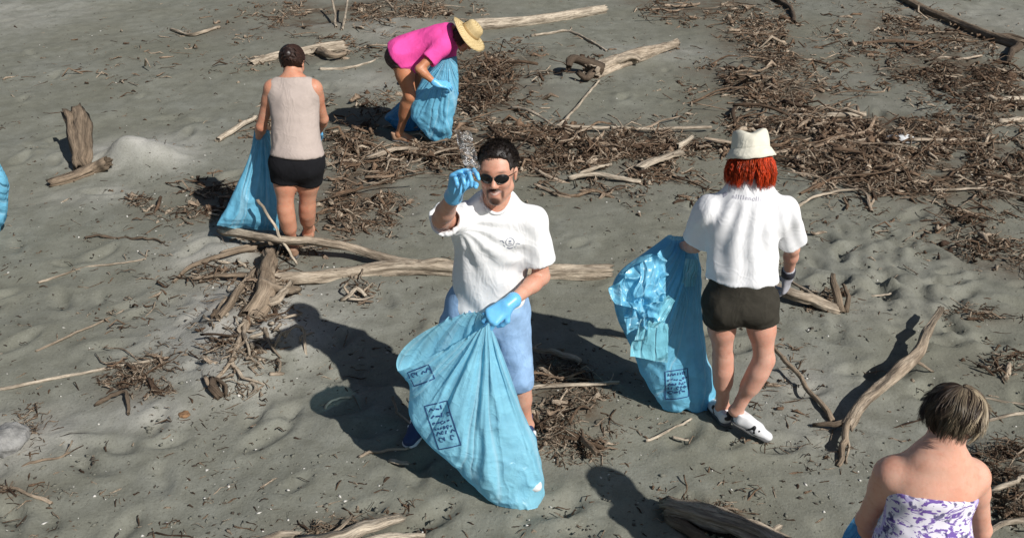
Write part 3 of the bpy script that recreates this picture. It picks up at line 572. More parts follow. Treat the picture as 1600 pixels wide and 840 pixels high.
# scattered singles over the open sand
def scatter(n, rs, y0=-30):
    px = rs.uniform(-40, 1640, n * 4); py = y0 + (880 - y0) * rs.random(n * 4); w = .30 + .7 * (n2(px, py, .012, 2) * .6 + .4)
    k = np.nonzero(rs.random(n * 4) < w)[0][:n]; return [(px[i], py[i], (0,) * 6 + (0., .15), 0.) for i in k]
pts, dk = lay(scatter(2700, rs), rs, .002); n = len(pts)
twig_stuff('scattered_twigs', 'small dark twigs and bark bits scattered over the open sand', pts, rs, np.clip(rs.lognormal(-3.05, .6, n), .015, .30), rs.lognormal(-5.7, .4, n), dark=np.where(rs.random(n) < .62, .35, -.3))
def grit_stuff(name, label, n, mat, rs, smin, smax, flat, cat):
    pts, _ = lay(scatter(n, rs), rs, 0.0); P = np.array([p[:3] for p in pts]); n = len(P)
    base = np.array([[1, 0, 0], [-1, 0, 0], [0, 1, 0], [0, -1, 0], [0, 0, 1], [0, 0, -1]], float); ft = np.array([[0, 2, 4], [2, 1, 4], [1, 3, 4], [3, 0, 4], [2, 0, 5], [1, 2, 5], [3, 1, 5], [0, 3, 5]])
    s_ = np.exp(rs.uniform(math.log(smin), math.log(smax), n)); V = base[None] * s_[:, None, None] * (1 + .35 * rs.normal(size=(n, 6, 1))) * np.array([1, 1, flat])
    an = rs.uniform(0, 6.28, n); c, s2 = np.cos(an), np.sin(an); st = rs.uniform(1, 2.0, n)
    V = np.stack([(V[..., 0] * st[:, None]) * c[:, None] - V[..., 1] * s2[:, None], (V[..., 0] * st[:, None]) * s2[:, None] + V[..., 1] * c[:, None], V[..., 2]], -1)
    V += P[:, None] + np.array([0, 0, 1.]) * (s_ * flat * .5)[:, None, None]
    Fq = (ft[None] + (np.arange(n) * 6)[:, None, None]).reshape(-1, 3)
    o = put(name, mesh_np(name, V.reshape(-1, 3), Fq, False), mat); tag(o, label, cat, kind='stuff')
grit_stuff('shell_grit', 'tiny white shell bits strewn over the sand', 700, mat_plain('shell_white', (.62, .60, .55), .7), rs, .0025, .010, .5, 'shells')
grit_stuff('sand_clods', 'small dark clods and pebbles strewn over the sand', 2000, mat_plain('dark_clod', (.06, .048, .036), .95), rs, .003, .011, .5, 'clods')
grit_stuff('sand_lumps', 'small grey lumps of sand kicked up on the beach', 2200, mat_plain('sand_lump', (.17, .167, .135), .95), rs, .004, .013, .5, 'sand lumps')
# ------------------------------------------------------------------ soft bodies from joined tapering volumes
class Field:
    def __init__(s, prims, h, pad=.03):
        s.h = h; lo = np.full(3, 1e9); hi = -lo
        for p in prims:
            r = max(p['ra'], p['rb']) + p['k'] + pad
            lo = np.minimum(lo, np.minimum(p['a'], p['b']) - r); hi = np.maximum(hi, np.maximum(p['a'], p['b']) + r)
        s.lo = lo; s.n = np.ceil((hi - lo) / h).astype(int) + 1
        s.D = np.full(s.n, 1.0, np.float32)
        s.ax = [(lo[i] + h * np.arange(s.n[i])).astype(np.float32) for i in range(3)]
        for p in prims: s.add(p)
    def box(s, p, ex):
        r = max(p['ra'], p['rb']) + ex
        i0 = np.maximum(((np.minimum(p['a'], p['b']) - r - s.lo) / s.h).astype(int), 0); i1 = np.minimum(((np.maximum(p['a'], p['b']) + r - s.lo) / s.h).astype(int) + 2, s.n)
        return tuple(slice(a, b) for a, b in zip(i0, i1))
    def eval(s, p, sl):
        X, Y, Z = np.meshgrid(s.ax[0][sl[0]], s.ax[1][sl[1]], s.ax[2][sl[2]], indexing='ij', sparse=True)
        a = p['a']; X = X - np.float32(a[0]); Y = Y - np.float32(a[1]); Z = Z - np.float32(a[2])
        ba = p['b'] - a; sc = 1.0
        if p['flat'] != 1:                                   # squeezed along an axis
            n = p['axis']; q = (X * n[0] + Y * n[1] + Z * n[2]) * np.float32(1 / p['flat'] - 1)
            X = X + q * n[0]; Y = Y + q * n[1]; Z = Z + q * n[2]
            ba = ba + n * (np.dot(ba, n) * (1 / p['flat'] - 1)); sc = p['flat'] if p['flat'] < 1 else 1.0
            sc = .5 + .5 * sc
        bb = float(np.dot(ba, ba))
        if bb < 1e-10:
            d = np.sqrt(X * X + Y * Y + Z * Z) - np.float32(p['ra'])
        else:
            t = np.clip((X * ba[0] + Y * ba[1] + Z * ba[2]) / bb, 0, 1).astype(np.float32)
            dx = X - t * ba[0]; dy = Y - t * ba[1]; dz = Z - t * ba[2]
            d = np.sqrt(dx * dx + dy * dy + dz * dz) - (p['ra'] + (p['rb'] - p['ra']) * t)
        d = d * np.float32(sc)
        for (c, n) in p['cut']:
            d = np.maximum(d, (s.ax[0][sl[0]][:, None, None] - c[0]) * n[0] + (s.ax[1][sl[1]][None, :, None] - c[1]) * n[1] + (s.ax[2][sl[2]][None, None, :] - c[2]) * n[2])
        return d.astype(np.float32)
    def add(s, p):
        sl = s.box(p, p['k'] + 3 * s.h); d = s.eval(p, sl); o = s.D[sl]; k = max(p['k'], 1e-4)
        w = np.maximum(k - np.abs(o - d), 0) / k; s.D[sl] = np.minimum(o, d) - w * w * k * .25
    def cut(s, p, k=.004):
        sl = s.box(p, 4 * s.h); d = -s.eval(p, sl); o = s.D[sl]
        w = np.maximum(k - np.abs(o - d), 0) / k; s.D[sl] = np.maximum(o, d) + w * w * k * .25
    def plane(s, c, n):
        n = nrm(n); d = (s.ax[0][:, None, None] - c[0]) * n[0] + (s.ax[1][None, :, None] - c[1]) * n[1] + (s.ax[2][None, None, :] - c[2]) * n[2]
        s.D = np.maximum(s.D, d.astype(np.float32))
    def mesh(s):
        D = s.D; S = D < 0; n = D.shape
        cnt = np.zeros((n[0] - 1, n[1] - 1, n[2] - 1), np.uint8)
        for a in (0, 1):
            for b in (0, 1):
                for c in (0, 1): cnt += S[a:n[0] - 1 + a, b:n[1] - 1 + b, c:n[2] - 1 + c]
        act = (cnt > 0) & (cnt < 8); I = np.argwhere(act); idx = np.full(act.shape, -1, np.int32); idx[act] = np.arange(len(I))
        cor = np.array([[a, b, c] for a in (0, 1) for b in (0, 1) for c in (0, 1)])
        vals = np.stack([D[I[:, 0] + c[0], I[:, 1] + c[1], I[:, 2] + c[2]] for c in cor], 1)
        acc = np.zeros((len(I), 3)); num = np.zeros(len(I))
        for i in range(8):
            for j in range(i + 1, 8):
                if np.abs(cor[i] - cor[j]).sum() != 1: continue
                a, b = vals[:, i], vals[:, j]; m = (a < 0) != (b < 0); t = np.where(m, a / np.where(m, a - b, 1), 0)
                acc += np.where(m[:, None], cor[i] + t[:, None] * (cor[j] - cor[i]), 0); num += m
        V = s.lo + s.h * (I + acc / num[:, None])
        Q = []
        for ax in range(3):
            sl0 = [slice(None)] * 3; sl1 = [slice(None)] * 3; sl0[ax] = slice(0, -1); sl1[ax] = slice(1, None)
            m = S[tuple(sl0)] != S[tuple(sl1)]; E = np.argwhere(m); flip = S[tuple(sl0)][m]
            u, v = (ax + 1) % 3, (ax + 2) % 3
            ok = (E[:, u] > 0) & (E[:, v] > 0) & (E[:, u] < n[u] - 1) & (E[:, v] < n[v] - 1); E = E[ok]; flip = flip[ok]
            du = np.zeros(3, int); du[u] = 1; dv = np.zeros(3, int); dv[v] = 1
            g = lambda e: idx[e[:, 0], e[:, 1], e[:, 2]]
            q = np.stack([g(E - du - dv), g(E - dv), g(E), g(E - du)], 1)
            q[~flip] = q[~flip][:, ::-1]; Q.append(q)
        return V, np.concatenate(Q)
def pr(a, b=None, ra=.05, rb=None, k=.03, flat=1.0, axis=(0, 1, 0), cut=()):
    a = np.asarray(a, float); b = a.copy() if b is None else np.asarray(b, float)
    return dict(a=a, b=b, ra=float(ra), rb=float(ra if rb is None else rb), k=k, flat=flat, axis=nrm(axis), cut=[(np.asarray(c, float), nrm(n)) for c, n in cut])
def grow(ps, g, k=None):
    out = []
    for p in ps:
        q = dict(p); q['ra'] += g; q['rb'] += g
        if k: q['k'] = k
        out.append(q)
    return out
def smooth_mesh(V, Q, it=2, lam=.5):
    n = len(V); e = np.concatenate([Q[:, [0, 1]], Q[:, [1, 2]], Q[:, [2, 3]], Q[:, [3, 0]]])
    for _ in range(it):
        a = np.zeros_like(V)
        for c in range(3):
            a[:, c] = np.bincount(e[:, 0], V[e[:, 1], c], n) + np.bincount(e[:, 1], V[e[:, 0], c], n)
        d = np.bincount(e[:, 0], minlength=n) + np.bincount(e[:, 1], minlength=n)
        V = V + lam * (a / np.maximum(d, 1)[:, None] - V)
    return V
def normals(V, Q):
    f = np.cross(V[Q[:, 2]] - V[Q[:, 0]], V[Q[:, 3]] - V[Q[:, 1]]); n = np.zeros_like(V)
    for c in range(3):
        for k in range(4): n[:, c] += np.bincount(Q[:, k], f[:, c], len(V))
    return n / (np.linalg.norm(n, axis=1)[:, None] + 1e-12)
def soft(name, prims, h, mat, parent, planes=(), cavity=(), disp=None, color=None, it=2, attr='skin', keep=None):
    f = Field(prims, h)
    for c, n in planes: f.plane(c, n)
    for p in cavity: f.cut(p)
    V, Q = f.mesh(); V = smooth_mesh(V, Q, it)
    if disp is not None:
        V = V + normals(V, Q) * disp(V)[:, None]; V = smooth_mesh(V, Q, 3, .5)
    me = mesh_np(name, V, Q)
    if color is not None: pt_color(me, attr, color(V))
    o = put(name, me, mat, parent); return o

# ------------------------------------------------------------------ the human figure
def unit_frame(f, up):
    f = nrm(f); l = nrm(np.cross(up, f)); u = np.cross(f, l); return f, l, u        # forward, left, up
def head_prims(C, f, up, s=1.0, male=True):
    f, l, u = unit_frame(f, up)
    P = lambda x, y, z: C + s * (l * x + f * y + u * z)
    o = []
    o.append(pr(P(0, -.022, .030), P(0, .012, .038), .083 * s, .079 * s, .02, .93, l))       # skull
    o.append(pr(P(0, .022, .03), P(0, .030, -.055), .064 * s, .052 * s, .03, .95, l))          # face
    jw = .050 if male else .044
    for sx in (-1, 1):
        o.append(pr(P(sx * jw, .01, -.058), P(sx * .016, .066, -.098), .020 * s, .019 * s, .03))      # jaw
        o.append(pr(P(sx * .036, .062, -.022), None, .026 * s, k=.025))                            # cheek
        o.append(pr(P(sx * .012, .086, .024), P(sx * .044, .070, .026), .012 * s, .011 * s, .02))     # brow
        o.append(pr(P(sx * .080, -.008, .012), P(sx * .076, -.004, -.022), .015 * s, .011 * s, .008, .5, l))   # ear
        o.append(pr(P(sx * .013, .098, -.034), None, .0085 * s, k=.008))                           # nostril
        o.append(pr(P(sx * .026, .078, -.064), P(sx * .004, .089, -.062), .006 * s, .009 * s, .012))      # lips
        o.append(pr(P(sx * .022, .077, -.072), P(sx * .004, .083, -.075), .006 * s, .0075 * s, .014))
    o.append(pr(P(0, .088, .008), P(0, .108, -.028), .008 * s, .0125 * s, .012))                   # nose
    o.append(pr(P(0, .076, -.098), None, .022 * s, k=.02))                                       # chin
    return o
def head_color(base, lips, C, f, up, s=1.0, goatee=None, brow=(.04, .028, .02)):
    f, l, u = unit_frame(f, up); base = np.array(base)
    def fn(V):
        d = (V - C) / s; x, y, z = d @ l, d @ f, d @ u; c = np.repeat(base[None], len(V), 0)
        near = (np.abs(x) < .1) & (np.abs(z) < .16) & (y > .0) & (y < .15)
        def mixin(m, col): c[:] = c * (1 - m[:, None]) + np.array(col) * m[:, None]
        sm = lambda v, a, b: np.clip((v - a) / (b - a), 0, 1)
        ch = np.exp(-(((np.abs(x) - .038) / .022) ** 2 + ((z + .028) / .02) ** 2)) * near; mixin(ch * .3, base * [1.05, .72, .66])
        if goatee is not None:
            lp = np.exp(-((x / .033) ** 2 + ((z + .050 + .25 * np.abs(x)) / .0105) ** 2) ** 2) * near; mixin(np.clip(lp * 1.5, 0, 1) * .95, goatee)
            cb = np.exp(-((x / .027) ** 2 + ((z + .100) / .020) ** 2) ** 2) * near; mixin(np.clip(cb * 1.3, 0, 1) * .92, goatee)
            sd = np.exp(-(((np.abs(x) - .033) / .006) ** 2 + ((z + .072) / .024) ** 2)) * near; mixin(np.clip(sd * 1.3, 0, 1) * .85, goatee)
            jl = sm(-z, .045, .075) * sm(np.abs(x), .028, .045) * near; mixin(jl * .22, np.array(goatee) * 2.5)
        m = np.exp(-((x / .026) ** 2 + ((z + .068 - .006 * (x / .02) ** 2) / .0095) ** 2) ** 2) * near; mixin(np.clip(m * 1.2, 0, 1) * .85, lips)
        if goatee is not None:
            te = np.exp(-((x / .018) ** 2 + ((z + .0660 - .006 * (x / .019) ** 2) / .0040) ** 2) ** 2) * near; mixin(np.clip(te, 0, 1) * .85, (.74, .70, .64))
        b = np.exp(-(((np.abs(x) - .032) / .02) ** 2 + ((z - .030) / .006) ** 2)) * near; mixin(b * .8, brow)
        e = np.exp(-(((np.abs(x) - .031) / .012) ** 2 + ((z - .006) / .006) ** 2) ** 2) * near; mixin(e * .8, (.10, .07, .05))
        return np.clip(c, 0, 1)
    return fn
def hand_prims(wr, d, back, thumb, curl=.3, s=1.0, spread=.09, thumb_in=.35, r=.0095, curls=None):
    """palm and five fingers; d: towards the fingers, back: out of the back of the hand, thumb: side of the thumb"""
    d = nrm(d); back = nrm(back - d * np.dot(back, d)); t = nrm(thumb - d * np.dot(thumb, d) - back * np.dot(thumb, back))
    P = lambda x, y, z: wr + s * (d * x + t * y + back * z)
    o = [pr(P(-.01, 0, 0), P(.02, 0, 0), .026 * s, .027 * s, .015, .75, back)]
    for y, x in ((.030, .088), (.010, .094), (-.011, .090), (-.030, .080)):
        o.append(pr(P(.015, y * .6, 0), P(x, y, .002), .018 * s, .0135 * s, .014, .8, back))
    lens = [(.038, .024, .019), (.043, .027, .020), (.040, .025, .020), (.031, .019, .017)]
    for i, (y, x) in enumerate(((.030, .088), (.010, .094), (-.011, .090), (-.030, .080))):
        p = P(x, y, .002); c = (curls[i] if curls else curl); ang = 0.0; fy = (y / .03) * spread
        dd = nrm(d + t * fy)
        for j, L in enumerate(lens[i]):
            ang += c * (1.0, 1.25, .8)[j]
            v = dd * math.cos(ang) - back * math.sin(ang); q = p + v * L * s
            o.append(pr(p, q, (r - .0006 * j) * s, (r - .0006 * (j + 1)) * s, .005)); p = q
    # thumb leaves the side of the palm near its base
    p0 = P(.018, .024, -.006); v = nrm(d * .62 + t * .75 - back * .35); p1 = p0 + v * .036 * s
    v2 = nrm(d * .9 + t * (.45 - thumb_in) - back * (.3 + thumb_in)); p2 = p1 + v2 * .031 * s; v3 = nrm(v2 - t * thumb_in * .8 - back * thumb_in * .4); p3 = p2 + v3 * .025 * s
    o += [pr(p0, p1, .0145 * s, .0125 * s, .012), pr(p1, p2, .0115 * s, .0105 * s, .006), pr(p2, p3, .0105 * s, .009 * s, .005)]
    return o
def figure(J, male=False, w=1.0, leg=1.0):
    """all the volumes of a body, by region. J: joints in metres; F: the way the chest faces; w: stoutness"""
    F = J['F']; T = {}
    hip, neck = J['hip'], J['neck']; ch = lerp(hip, neck, .66); wa = lerp(hip, neck, .33); tu = nrm(neck - hip)
    a = nrm(F - tu * np.dot(F, tu)); l = nrm(J['shL'] - J['shR'])
    cw, ww, pw = (.160, .142, .150) if male else (.138, .122, .158)
    cw, ww, pw = cw * w, ww * w, pw * w
    T['torso'] = [pr(lerp(hip, wa, -.05), wa, pw, ww, .06, .70, a), pr(wa, ch, ww, cw, .06, .68, a), pr(ch, lerp(ch, neck, .62), cw, cw * .80, .06, .68, a),
                  pr(lerp(ch, neck, .78) , lerp(ch, neck, .95), .085 * w * J.get('nb', 1), .065 * J.get('nb', 1), .06, .8, a)]
    hf = .078 * (1.08 if male else 1)
    T['torso'] += [pr(lerp(ch, J['shL'], .35), lerp(ch, J['shL'], .93), hf, .058 * w, .05), pr(lerp(ch, J['shR'], .35), lerp(ch, J['shR'], .93), hf, .058 * w, .05)]
    nb = J['head'] - J['hu'] * .055 - J['hf'] * .018
    tr0 = .038 if male else J.get('trap', .032)
    T['trap'] = [pr(lerp(neck, nb, .35), lerp(neck, J['shL'], .75), tr0, .036, .045), pr(lerp(neck, nb, .35), lerp(neck, J['shR'], .75), tr0, .036, .045)]
    nr = .056 if male else J.get('nr', .047)
    T['neck'] = [pr(neck - tu * .02, nb, nr * 1.08, nr, .03)]
    T['hips'] = [pr(lerp(J['hpL'], hip, .2) - a * .035 * w - np.array([0, 0, .02]), None, .098 * w, k=.06), pr(lerp(J['hpR'], hip, .2) - a * .035 * w - np.array([0, 0, .02]), None, .098 * w, k=.06)]
    if not male and J.get('bust', 1): T['torso'] += [pr(lerp(ch, neck, .12) + a * .062 * w + l * .062 * s_, None, .062 * w, k=.05) for s_ in (-1, 1)]
    up = (.052, .040, .036, .026) if male else (.046, .036, .033, .023)
    up = [v * (.4 + .6 * w) for v in up]
    for s_ in 'LR':
        sh, el, wr = J['sh' + s_], J['el' + s_], J['wr' + s_]
        T['arm' + s_] = [pr(sh, lerp(sh, el, .3), up[0] * 1.12, up[0], .04), pr(lerp(sh, el, .25), el, up[0], up[1], .025), pr(el, lerp(el, wr, .3), up[1], up[1] * 1.02, .02), pr(lerp(el, wr, .28), wr, up[1] * 1.02, up[3], .02)]
        hp, kn, an, to = J['hp' + s_], J['kn' + s_], J['an' + s_], J['to' + s_]
        th, kr, cr, ar = ((.088, .056, .055, .037) if male else (.088, .054, .050, .033)); th *= w * leg; kr *= (.5 + .5 * w) * leg; cr *= (.4 + .6 * w) * leg
        kb = nrm(np.cross(np.cross(kn - hp, an - kn) + 1e-6, an - kn)); bk = -nrm(a - nrm(an - kn) * np.dot(a, nrm(an - kn)))
        T['thigh' + s_] = [pr(hp, lerp(hp, kn, .45), th, th * .86, .05), pr(lerp(hp, kn, .45), kn, th * .86, kr, .04)]
        kc = -bk; sd_ = nrm(np.cross(kc, nrm(an - kn)))
        T['shin' + s_] = [pr(kn + kc * .018, None, kr * .74, k=.045), pr(an + sd_ * .024, None, .014, k=.012), pr(an - sd_ * .024, None, .014, k=.012), pr(kn, an, kr * .92, ar, .03), pr(lerp(kn, an, .22) + bk * .016, lerp(kn, an, .46) + bk * .012, cr, cr * .86, .06)]
        fd = nrm(to - an - np.array([0, 0, (to - an)[2]])) if abs((to - an)[2]) < .14 else nrm(to - an)
        hl = an - fd * .035 + np.array([0, 0, -.045]) if abs((to - an)[2]) < .14 else an - fd * .03 - .04 * nrm(an - kn) * -1
        T['foot' + s_] = [pr(an, hl, ar, .030, .02), pr(an, lerp(an, to, .75), ar * .95, .026, .02), pr(hl, lerp(hl, to, .7), .028, .030, .02), pr(lerp(hl, to, .66), to, .034, .022, .02, .7, (0, 0, 1))]
    return T
def arm_len(J):
    f = lambda a, b: round(float(np.linalg.norm(J[a] - J[b])), 2)
    print('BONES', [(k, f(a + s, b + s)) for s in 'LR' for k, a, b in (('ua', 'sh', 'el'), ('fa', 'el', 'wr'), ('th', 'hp', 'kn'), ('sh', 'kn', 'an'), ('ft', 'an', 'to'))], 'torso', f('hip', 'neck'), 'hipz', round(J['hip'][2], 2), 'anz', round(J['anL'][2], 2), round(J['anR'][2], 2), 'sw', f('shL', 'shR'), 'hd', f('neck', 'head'))
def folds(amp, sc=9., seed=0., stretch=(1, 1, .35), fine=.35, dirs=None):
    """wrinkles of cloth: long warped ridges along the drop of the cloth"""
    st = np.array(stretch)
    def fn(V):
        q = V * st * sc + seed; wq = V * sc * .6 + seed + 9
        r = vnoise(q + .8 * np.stack([vnoise(wq), vnoise(wq + 31), vnoise(wq + 57)], -1))
        rid = 1 - np.abs(r) * 2.2
        g = vnoise(V * sc * 2.3 * st[::-1] + seed * 2)
        return amp * (.8 * np.clip(rid, -1, 1) + fine * g)
    return fn
def strands(name, parent, mat, paths, rads, cols, sides=3):
    """locks of hair: many thin tapering tubes. paths: n x m x 3"""
    P = np.asarray(paths, float); n, m = P.shape[:2]
    T = np.gradient(P, axis=1); T /= np.linalg.norm(T, axis=2)[..., None] + 1e-9
    ref = np.array([.31, .2, .93]); S = np.cross(T, ref); S /= np.linalg.norm(S, axis=2)[..., None] + 1e-9; U = np.cross(S, T)
    a = np.linspace(0, 2 * math.pi, sides, endpoint=False); tap = np.interp(np.linspace(0, 1, m), [0, .15, .75, 1], [.6, 1, .9, .15])
    rr = np.asarray(rads)[:, None] * tap[None]
    V = P[:, :, None] + rr[:, :, None, None] * (np.cos(a)[None, None, :, None] * S[:, :, None] + np.sin(a)[None, None, :, None] * U[:, :, None])
    id_ = np.arange(n * m * sides).reshape(n, m, sides); nx = np.roll(id_, -1, 2)
    Fq = np.stack([id_[:, :-1], nx[:, :-1], nx[:, 1:], id_[:, 1:]], -1).reshape(-1, 4)
    me = mesh_np(name, V.reshape(-1, 3), Fq); pt_color(me, 'tint', np.repeat(np.asarray(cols), m * sides, 0))
    return put(name, me, mat, parent)
def lathe_np(prof, seg=48, f=None):
    pr_ = np.asarray(prof, float); a = np.linspace(0, 2 * math.pi, seg, endpoint=False)
    V = np.stack([pr_[:, None, 0] * np.cos(a)[None], pr_[:, None, 0] * np.sin(a)[None], np.repeat(pr_[:, 1:2], seg, 1)], -1).reshape(-1, 3)
    id_ = np.arange(len(pr_) * seg).reshape(len(pr_), seg); nx = np.roll(id_, -1, 1)
    Fq = np.stack([id_[:-1], nx[:-1], nx[1:], id_[1:]], -1).reshape(-1, 4)
    if f is not None: V = f(V)
    return V, Fq
def place(V, C, x, y, z): return np.asarray(C) + V[:, :1] * x + V[:, 1:2] * y + V[:, 2:3] * z
def tube_mesh(path, rad, sides=8):
    v, q, t, _, _ = sweep(path, np.full(len(path), rad) if np.isscalar(rad) else rad, sides, 0, 0, (0, 0)); return v, q
# flat print laid on cloth or plastic: projected onto it, a hair's breadth proud
def decal(name, target, parent, mat, o, u, v, n, verts, faces, off=.0018):
    me = target.data; q = target; base = Vector()
    while q is not None: base += q.location; q = q.parent
    key = target.name
    if key not in _BVH:
        co = np.empty(len(me.vertices) * 3, np.float32); me.vertices.foreach_get('co', co); co = co.reshape(-1, 3) + np.array(base)
        _BVH[key] = BVHTree.FromPolygons([tuple(c) for c in co.astype(float)], [tuple(p.vertices) for p in me.polygons])
    b = _BVH[key]; out = []; d = Vector(-nrm(n)); ok = []
    for p in verts:
        s_ = Vector(np.asarray(o) + u * p[0] + v * p[1] + nrm(n) * .35); h = b.ray_cast(s_, d, .8)
        ok.append(h[0] is not None); out.append(np.array(h[0] - d * off) if h[0] is not None else np.array(s_ + d * .35))
    fs = [f for f in faces if all(ok[i] for i in f) and max(np.linalg.norm(out[f[i]] - out[f[i - 1]]) for i in range(len(f))) < .06]
    if not fs: return None
    m = bpy.data.meshes.new(name); m.from_pydata([tuple(p) for p in out], [], fs); m.update()
    o_ = put(name, m, mat, parent); o_['kind'] = 'stuff'; return o_
_BVH = {}
def stroke(pts, w, close=False, step=.008):
    """a drawn line as a strip of small quads"""
    P = [np.asarray(p, float) for p in pts]
    if close: P.append(P[0])
    Q = [P[0]]
    for a, b in zip(P[:-1], P[1:]):
        k = max(1, int(np.linalg.norm(b - a) / step)); Q += [a + (b - a) * i / k for i in range(1, k + 1)]
    Q = np.array(Q); T = np.gradient(Q, axis=0); T /= np.linalg.norm(T, axis=1)[:, None] + 1e-9; Nn = np.stack([-T[:, 1], T[:, 0]], 1) * w / 2
    V = [tuple(x) for x in Q + Nn] + [tuple(x) for x in Q - Nn]; k = len(Q)
    return V, [(i, i + 1, k + i + 1, k + i) for i in range(k - 1)]
def text2d(txt, size, bold=0.0):
    """letters as flat faces, cut fine enough to follow a bent surface"""
    cu = bpy.data.curves.new('letters', 'FONT'); cu.body = txt; cu.size = size; cu.align_x = 'CENTER'; cu.align_y = 'CENTER'; cu.offset = bold; cu.resolution_u = 3
    ob = bpy.data.objects.new('letters', cu); COL.objects.link(ob)
    dg = bpy.context.evaluated_depsgraph_get(); me = bpy.data.meshes.new_from_object(ob.evaluated_get(dg))
    V = [(v.co.x, v.co.y) for v in me.vertices]; Fa = [tuple(p.vertices) for p in me.polygons]
    bpy.data.objects.remove(ob); bpy.data.curves.remove(cu); bpy.data.meshes.remove(me)
    return V, Fa
def join2d(parts):
    V = []; Fa = []
    for v, f in parts:
        k = len(V); V += [tuple(p) for p in v]; Fa += [tuple(i + k for i in q) for q in f]
    return V, Fa
def shift2d(p, dx, dy, rot=0.0):
    c, s_ = math.cos(rot), math.sin(rot); return [(x * c - y * s_ + dx, x * s_ + y * c + dy) for x, y in p[0]], p[1]
def disc2d(cx, cy, r, n=12):
    return [(cx, cy)] + [(cx + r * math.cos(6.2832 * i / n), cy + r * math.sin(6.2832 * i / n)) for i in range(n)], [(0, 1 + i, 1 + (i + 1) % n) for i in range(n)]
# ------------------------------------------------------------------ clothes and the five people
M_TEE = mat_cloth('white_cotton', (.80, .80, .80), .02, .15)
M_TEE2 = mat_cloth('white_cotton_thin', (.80, .80, .81), .02, .15)
M_DENIM = mat_cloth('pale_denim', (.27, .42, .63), .22, .5, 500, coarse=14)
M_BLACK = mat_cloth('black_jersey', (.010, .010, .012), .1, .2)
M_KHAKI = mat_cloth('dark_olive_cotton', (.040, .036, .028), .15, .4)
M_BEIGE = mat_cloth('beige_jersey', (.46, .385, .345), .04, .3)
M_PINK = mat_cloth('hot_pink_cotton', (.84, .085, .36), .05, .2)
M_GLOVE = mat_plain('blue_nitrile', (.16, .52, .86), .38, **{'Subsurface Weight': .1, 'Subsurface Scale': .01})
M_GREYG = mat_plain('grey_work_glove', (.42, .42, .46), .8)
M_GRIP = mat_plain('dark_glove_grip', (.035, .035, .05), .7)
M_LENS = mat_plain('dark_lens', (.006, .006, .007), .06, **{'Specular IOR Level': .6})
M_METAL = mat_plain('thin_metal_frame', (.09, .08, .07), .35, Metallic=.7)
M_SHOE = mat_plain('white_leather', (.74, .74, .75), .5)
M_SHOED = mat_plain('black_shoe_trim', (.015, .015, .018), .6)
M_NAVY = mat_plain('navy_canvas', (.03, .05, .13), .8)
M_SOLE = mat_plain('rubber_sole', (.10, .10, .10), .8)
M_GREYINK = mat_plain('grey_shirt_print', (.30, .32, .38), .85)
M_GREYINK2 = mat_plain('faint_shirt_print', (.50, .49, .56), .85)
def mat_straw():
    s = N('woven_straw'); p = s.pos(); w = s.n('ShaderNodeTexWave'); w.wave_type = 'RINGS'; w.rings_direction = 'SPHERICAL'; w.inputs['Scale'].default_value = 60; w.inputs['Distortion'].default_value = 1.5
    s.l(p, w.inputs[0]); a = s.noise(50, 4, .6, p)
    c = s.mix(w.outputs['Fac'], (.52, .38, .17), (.76, .60, .33)); c = s.mix(s.ramp(a.outputs[0], [(.4, .4), (.65, 0.)]).outputs[0], c, (.40, .28, .12))
    n = s.bump(w.outputs['Fac'], .5, .004); n = s.bump(a.outputs[0], .4, .004, n); s.bsdf(c, .8, n); return s.m
M_STRAW = mat_straw(); M_BUCKET = mat_cloth('cream_canvas', (.70, .67, .56), .05, .5, 240)
def mat_print():
    s = N('purple_print_cotton'); p = s.pos()
    mp = s.n('ShaderNodeMapping'); mp.inputs['Scale'].default_value = (1, 1, 2.2); s.l(p, mp.inputs[0])
    a = s.noise(20, 3, .6, mp.outputs[0], dist=1.8); b = s.noise(12, 2, .5, p, dist=.6)
    c = s.mix(s.ramp(a.outputs[0], [(.52, 0.), (.56, 1.)]).outputs[0], (.70, .67, .74), (.16, .09, .34))
    c = s.mix(s.ramp(b.outputs[0], [(.55, 0.), (.64, .75)]).outputs[0], c, (.42, .34, .66))
    d = s.noise(30, 2, .5, p); c = s.mix(s.ramp(d.outputs[0], [(.60, 0.), (.64, .85)]).outputs[0], c, (.05, .04, .14))
    s.bsdf(c, .9, s.bump(a.outputs[0], .15, .003)); return s.m
M_PRINT = mat_print()
UP = np.array([0, 0, 1.])
def feet_cov(T, s_, an):   # nothing of the foot above the ankle hidden by clothes
    return T['foot' + s_]
def body(p, T, C, f, up, s, base, lips, h, male=False, goatee=None, hands=(), brow=(.04, .028, .02), skip=()):
    ps = [q for k, v in T.items() if k not in skip for q in v] + head_prims(C, f, up, s, male) + list(hands)
    return soft('body', ps, h, SKIN, p, color=head_color(base, lips, C, f, up, s, goatee, brow), it=2)
def capped(ps, c, n): return [dict(q, cut=q['cut'] + [(np.asarray(c, float), nrm(n))]) for q in ps]
def sleeve(sh, el, t, r0, r1, k=.04, inner=.017):
    e = lerp(sh, el, t); d = nrm(el - sh)
    return [pr(lerp(sh, el, -.02), lerp(sh, el, t + .12), r0, r1, k, cut=[(e, d)])], [pr(lerp(sh, el, t - .10), lerp(sh, el, t + .5), r1 - inner, r1 - inner)]
